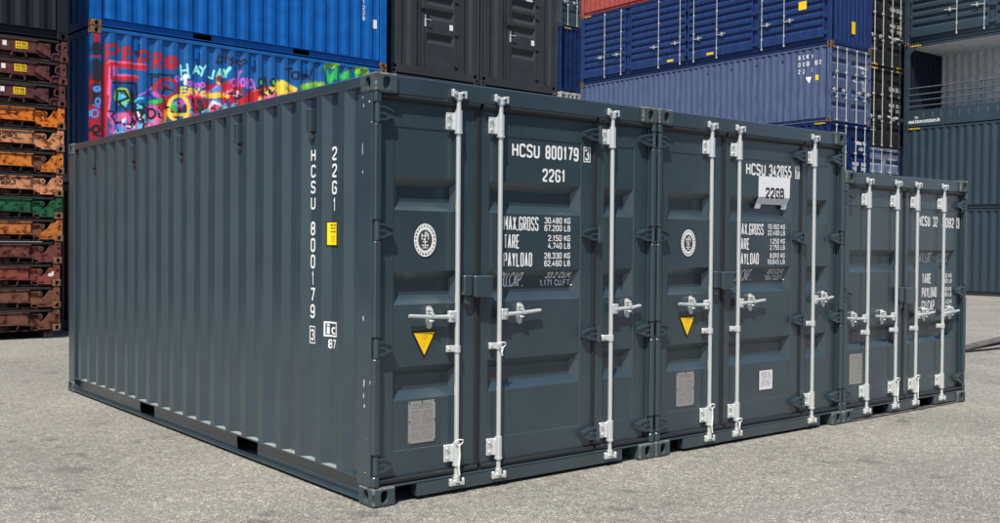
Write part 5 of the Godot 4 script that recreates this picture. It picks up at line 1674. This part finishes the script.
# ---------------------------------------------------------------- small things on the ground
func build_ground_things() -> void:
	var b := Shape.new()
	var a0 := Vector3(12.2, 0.012, -2.66)
	var a1 := Vector3(16.2, 0.012, -3.10)
	var d := (a1 - a0).normalized()
	var sd := d.cross(Vector3.UP)
	b.prism(PackedVector2Array([Vector2(-0.10, 0.0), Vector2(0.10, 0.0), Vector2(0.10, 0.018), Vector2(-0.10, 0.03)]), a0, sd, Vector3.UP, (a1 - a0) + Vector3(0, 0.10, 0))
	var fork := part(self, "steel_bar", b, mats.dull_steel)
	fork.set_meta("label", "long dull steel bar lying on the asphalt at the right edge")
	fork.set_meta("category", "steel bar")
	var s := Shape.new()
	var pts := []
	for k in 13:
		var t := k / 12.0
		pts.append(Vector3(11.2 + t * 4.4, 0.018, -2.52 + 0.06 * sin(t * 5.0) + t * 0.22))
	s.path(pts, 0.016, 8)
	var o := part(self, "power_cable", s, mats.cable_black)
	o.set_meta("label", "thin black cable lying on the asphalt just in front of the steel bar")
	o.set_meta("category", "cable")


func _ready() -> void:
	# camera
	var cam := Camera3D.new()
	cam.name = "camera"
	cam.position = Vector3(-3.2097, 1.5728, 5.1697)
	cam.rotation_degrees = Vector3(-0.9355, -38.814, 0.4451)
	cam.fov = 28.66
	cam.far = 600.0
	add_child(cam)
	cam.current = true
	# sky
	var env := Environment.new()
	env.background_mode = Environment.BG_SKY
	var sky := Sky.new()
	var sm := ProceduralSkyMaterial.new()
	sm.sky_top_color = Color(0.46, 0.60, 0.80)
	sm.sky_horizon_color = Color(0.80, 0.84, 0.87)
	sm.sky_curve = 0.18
	sm.ground_horizon_color = Color(0.60, 0.60, 0.58)
	sm.ground_bottom_color = Color(0.35, 0.34, 0.32)
	sm.sky_energy_multiplier = 0.88
	sky.sky_material = sm
	env.sky = sky
	env.tonemap_mode = Environment.TONE_MAPPER_LINEAR
	env.tonemap_exposure = 1.3
	env.sdfgi_enabled = true
	env.ssao_enabled = true
	env.ssil_enabled = true
	var we := WorldEnvironment.new()
	we.name = "environment"
	we.environment = env
	add_child(we)
	# sun, from the left and high, a little in front of the doors
	var sun := DirectionalLight3D.new()
	sun.name = "sun"
	sun.light_energy = 1.6
	sun.light_color = Color(1.0, 0.965, 0.905)
	sun.light_angular_distance = 0.5
	sun.shadow_enabled = true
	add_child(sun)
	sun.look_at_from_position(Vector3.ZERO, -Vector3(-1.35, 2.6, 1.0))

	make_materials()
	make_prints()
	mats.white_sheet = paint("white_sheet", c8(222, 224, 228), 0.7)
	var ground := Shape.new()
	ground.quad(Vector3(-300, 0, -300), Vector3(300, 0, -300), Vector3(300, 0, 300), Vector3(-300, 0, 300), Vector3.UP)
	setting("ground", ground.mesh(), mats.asphalt)
	build_front_row()
	build_stacks()
	build_flat_racks()
	build_ground_things()
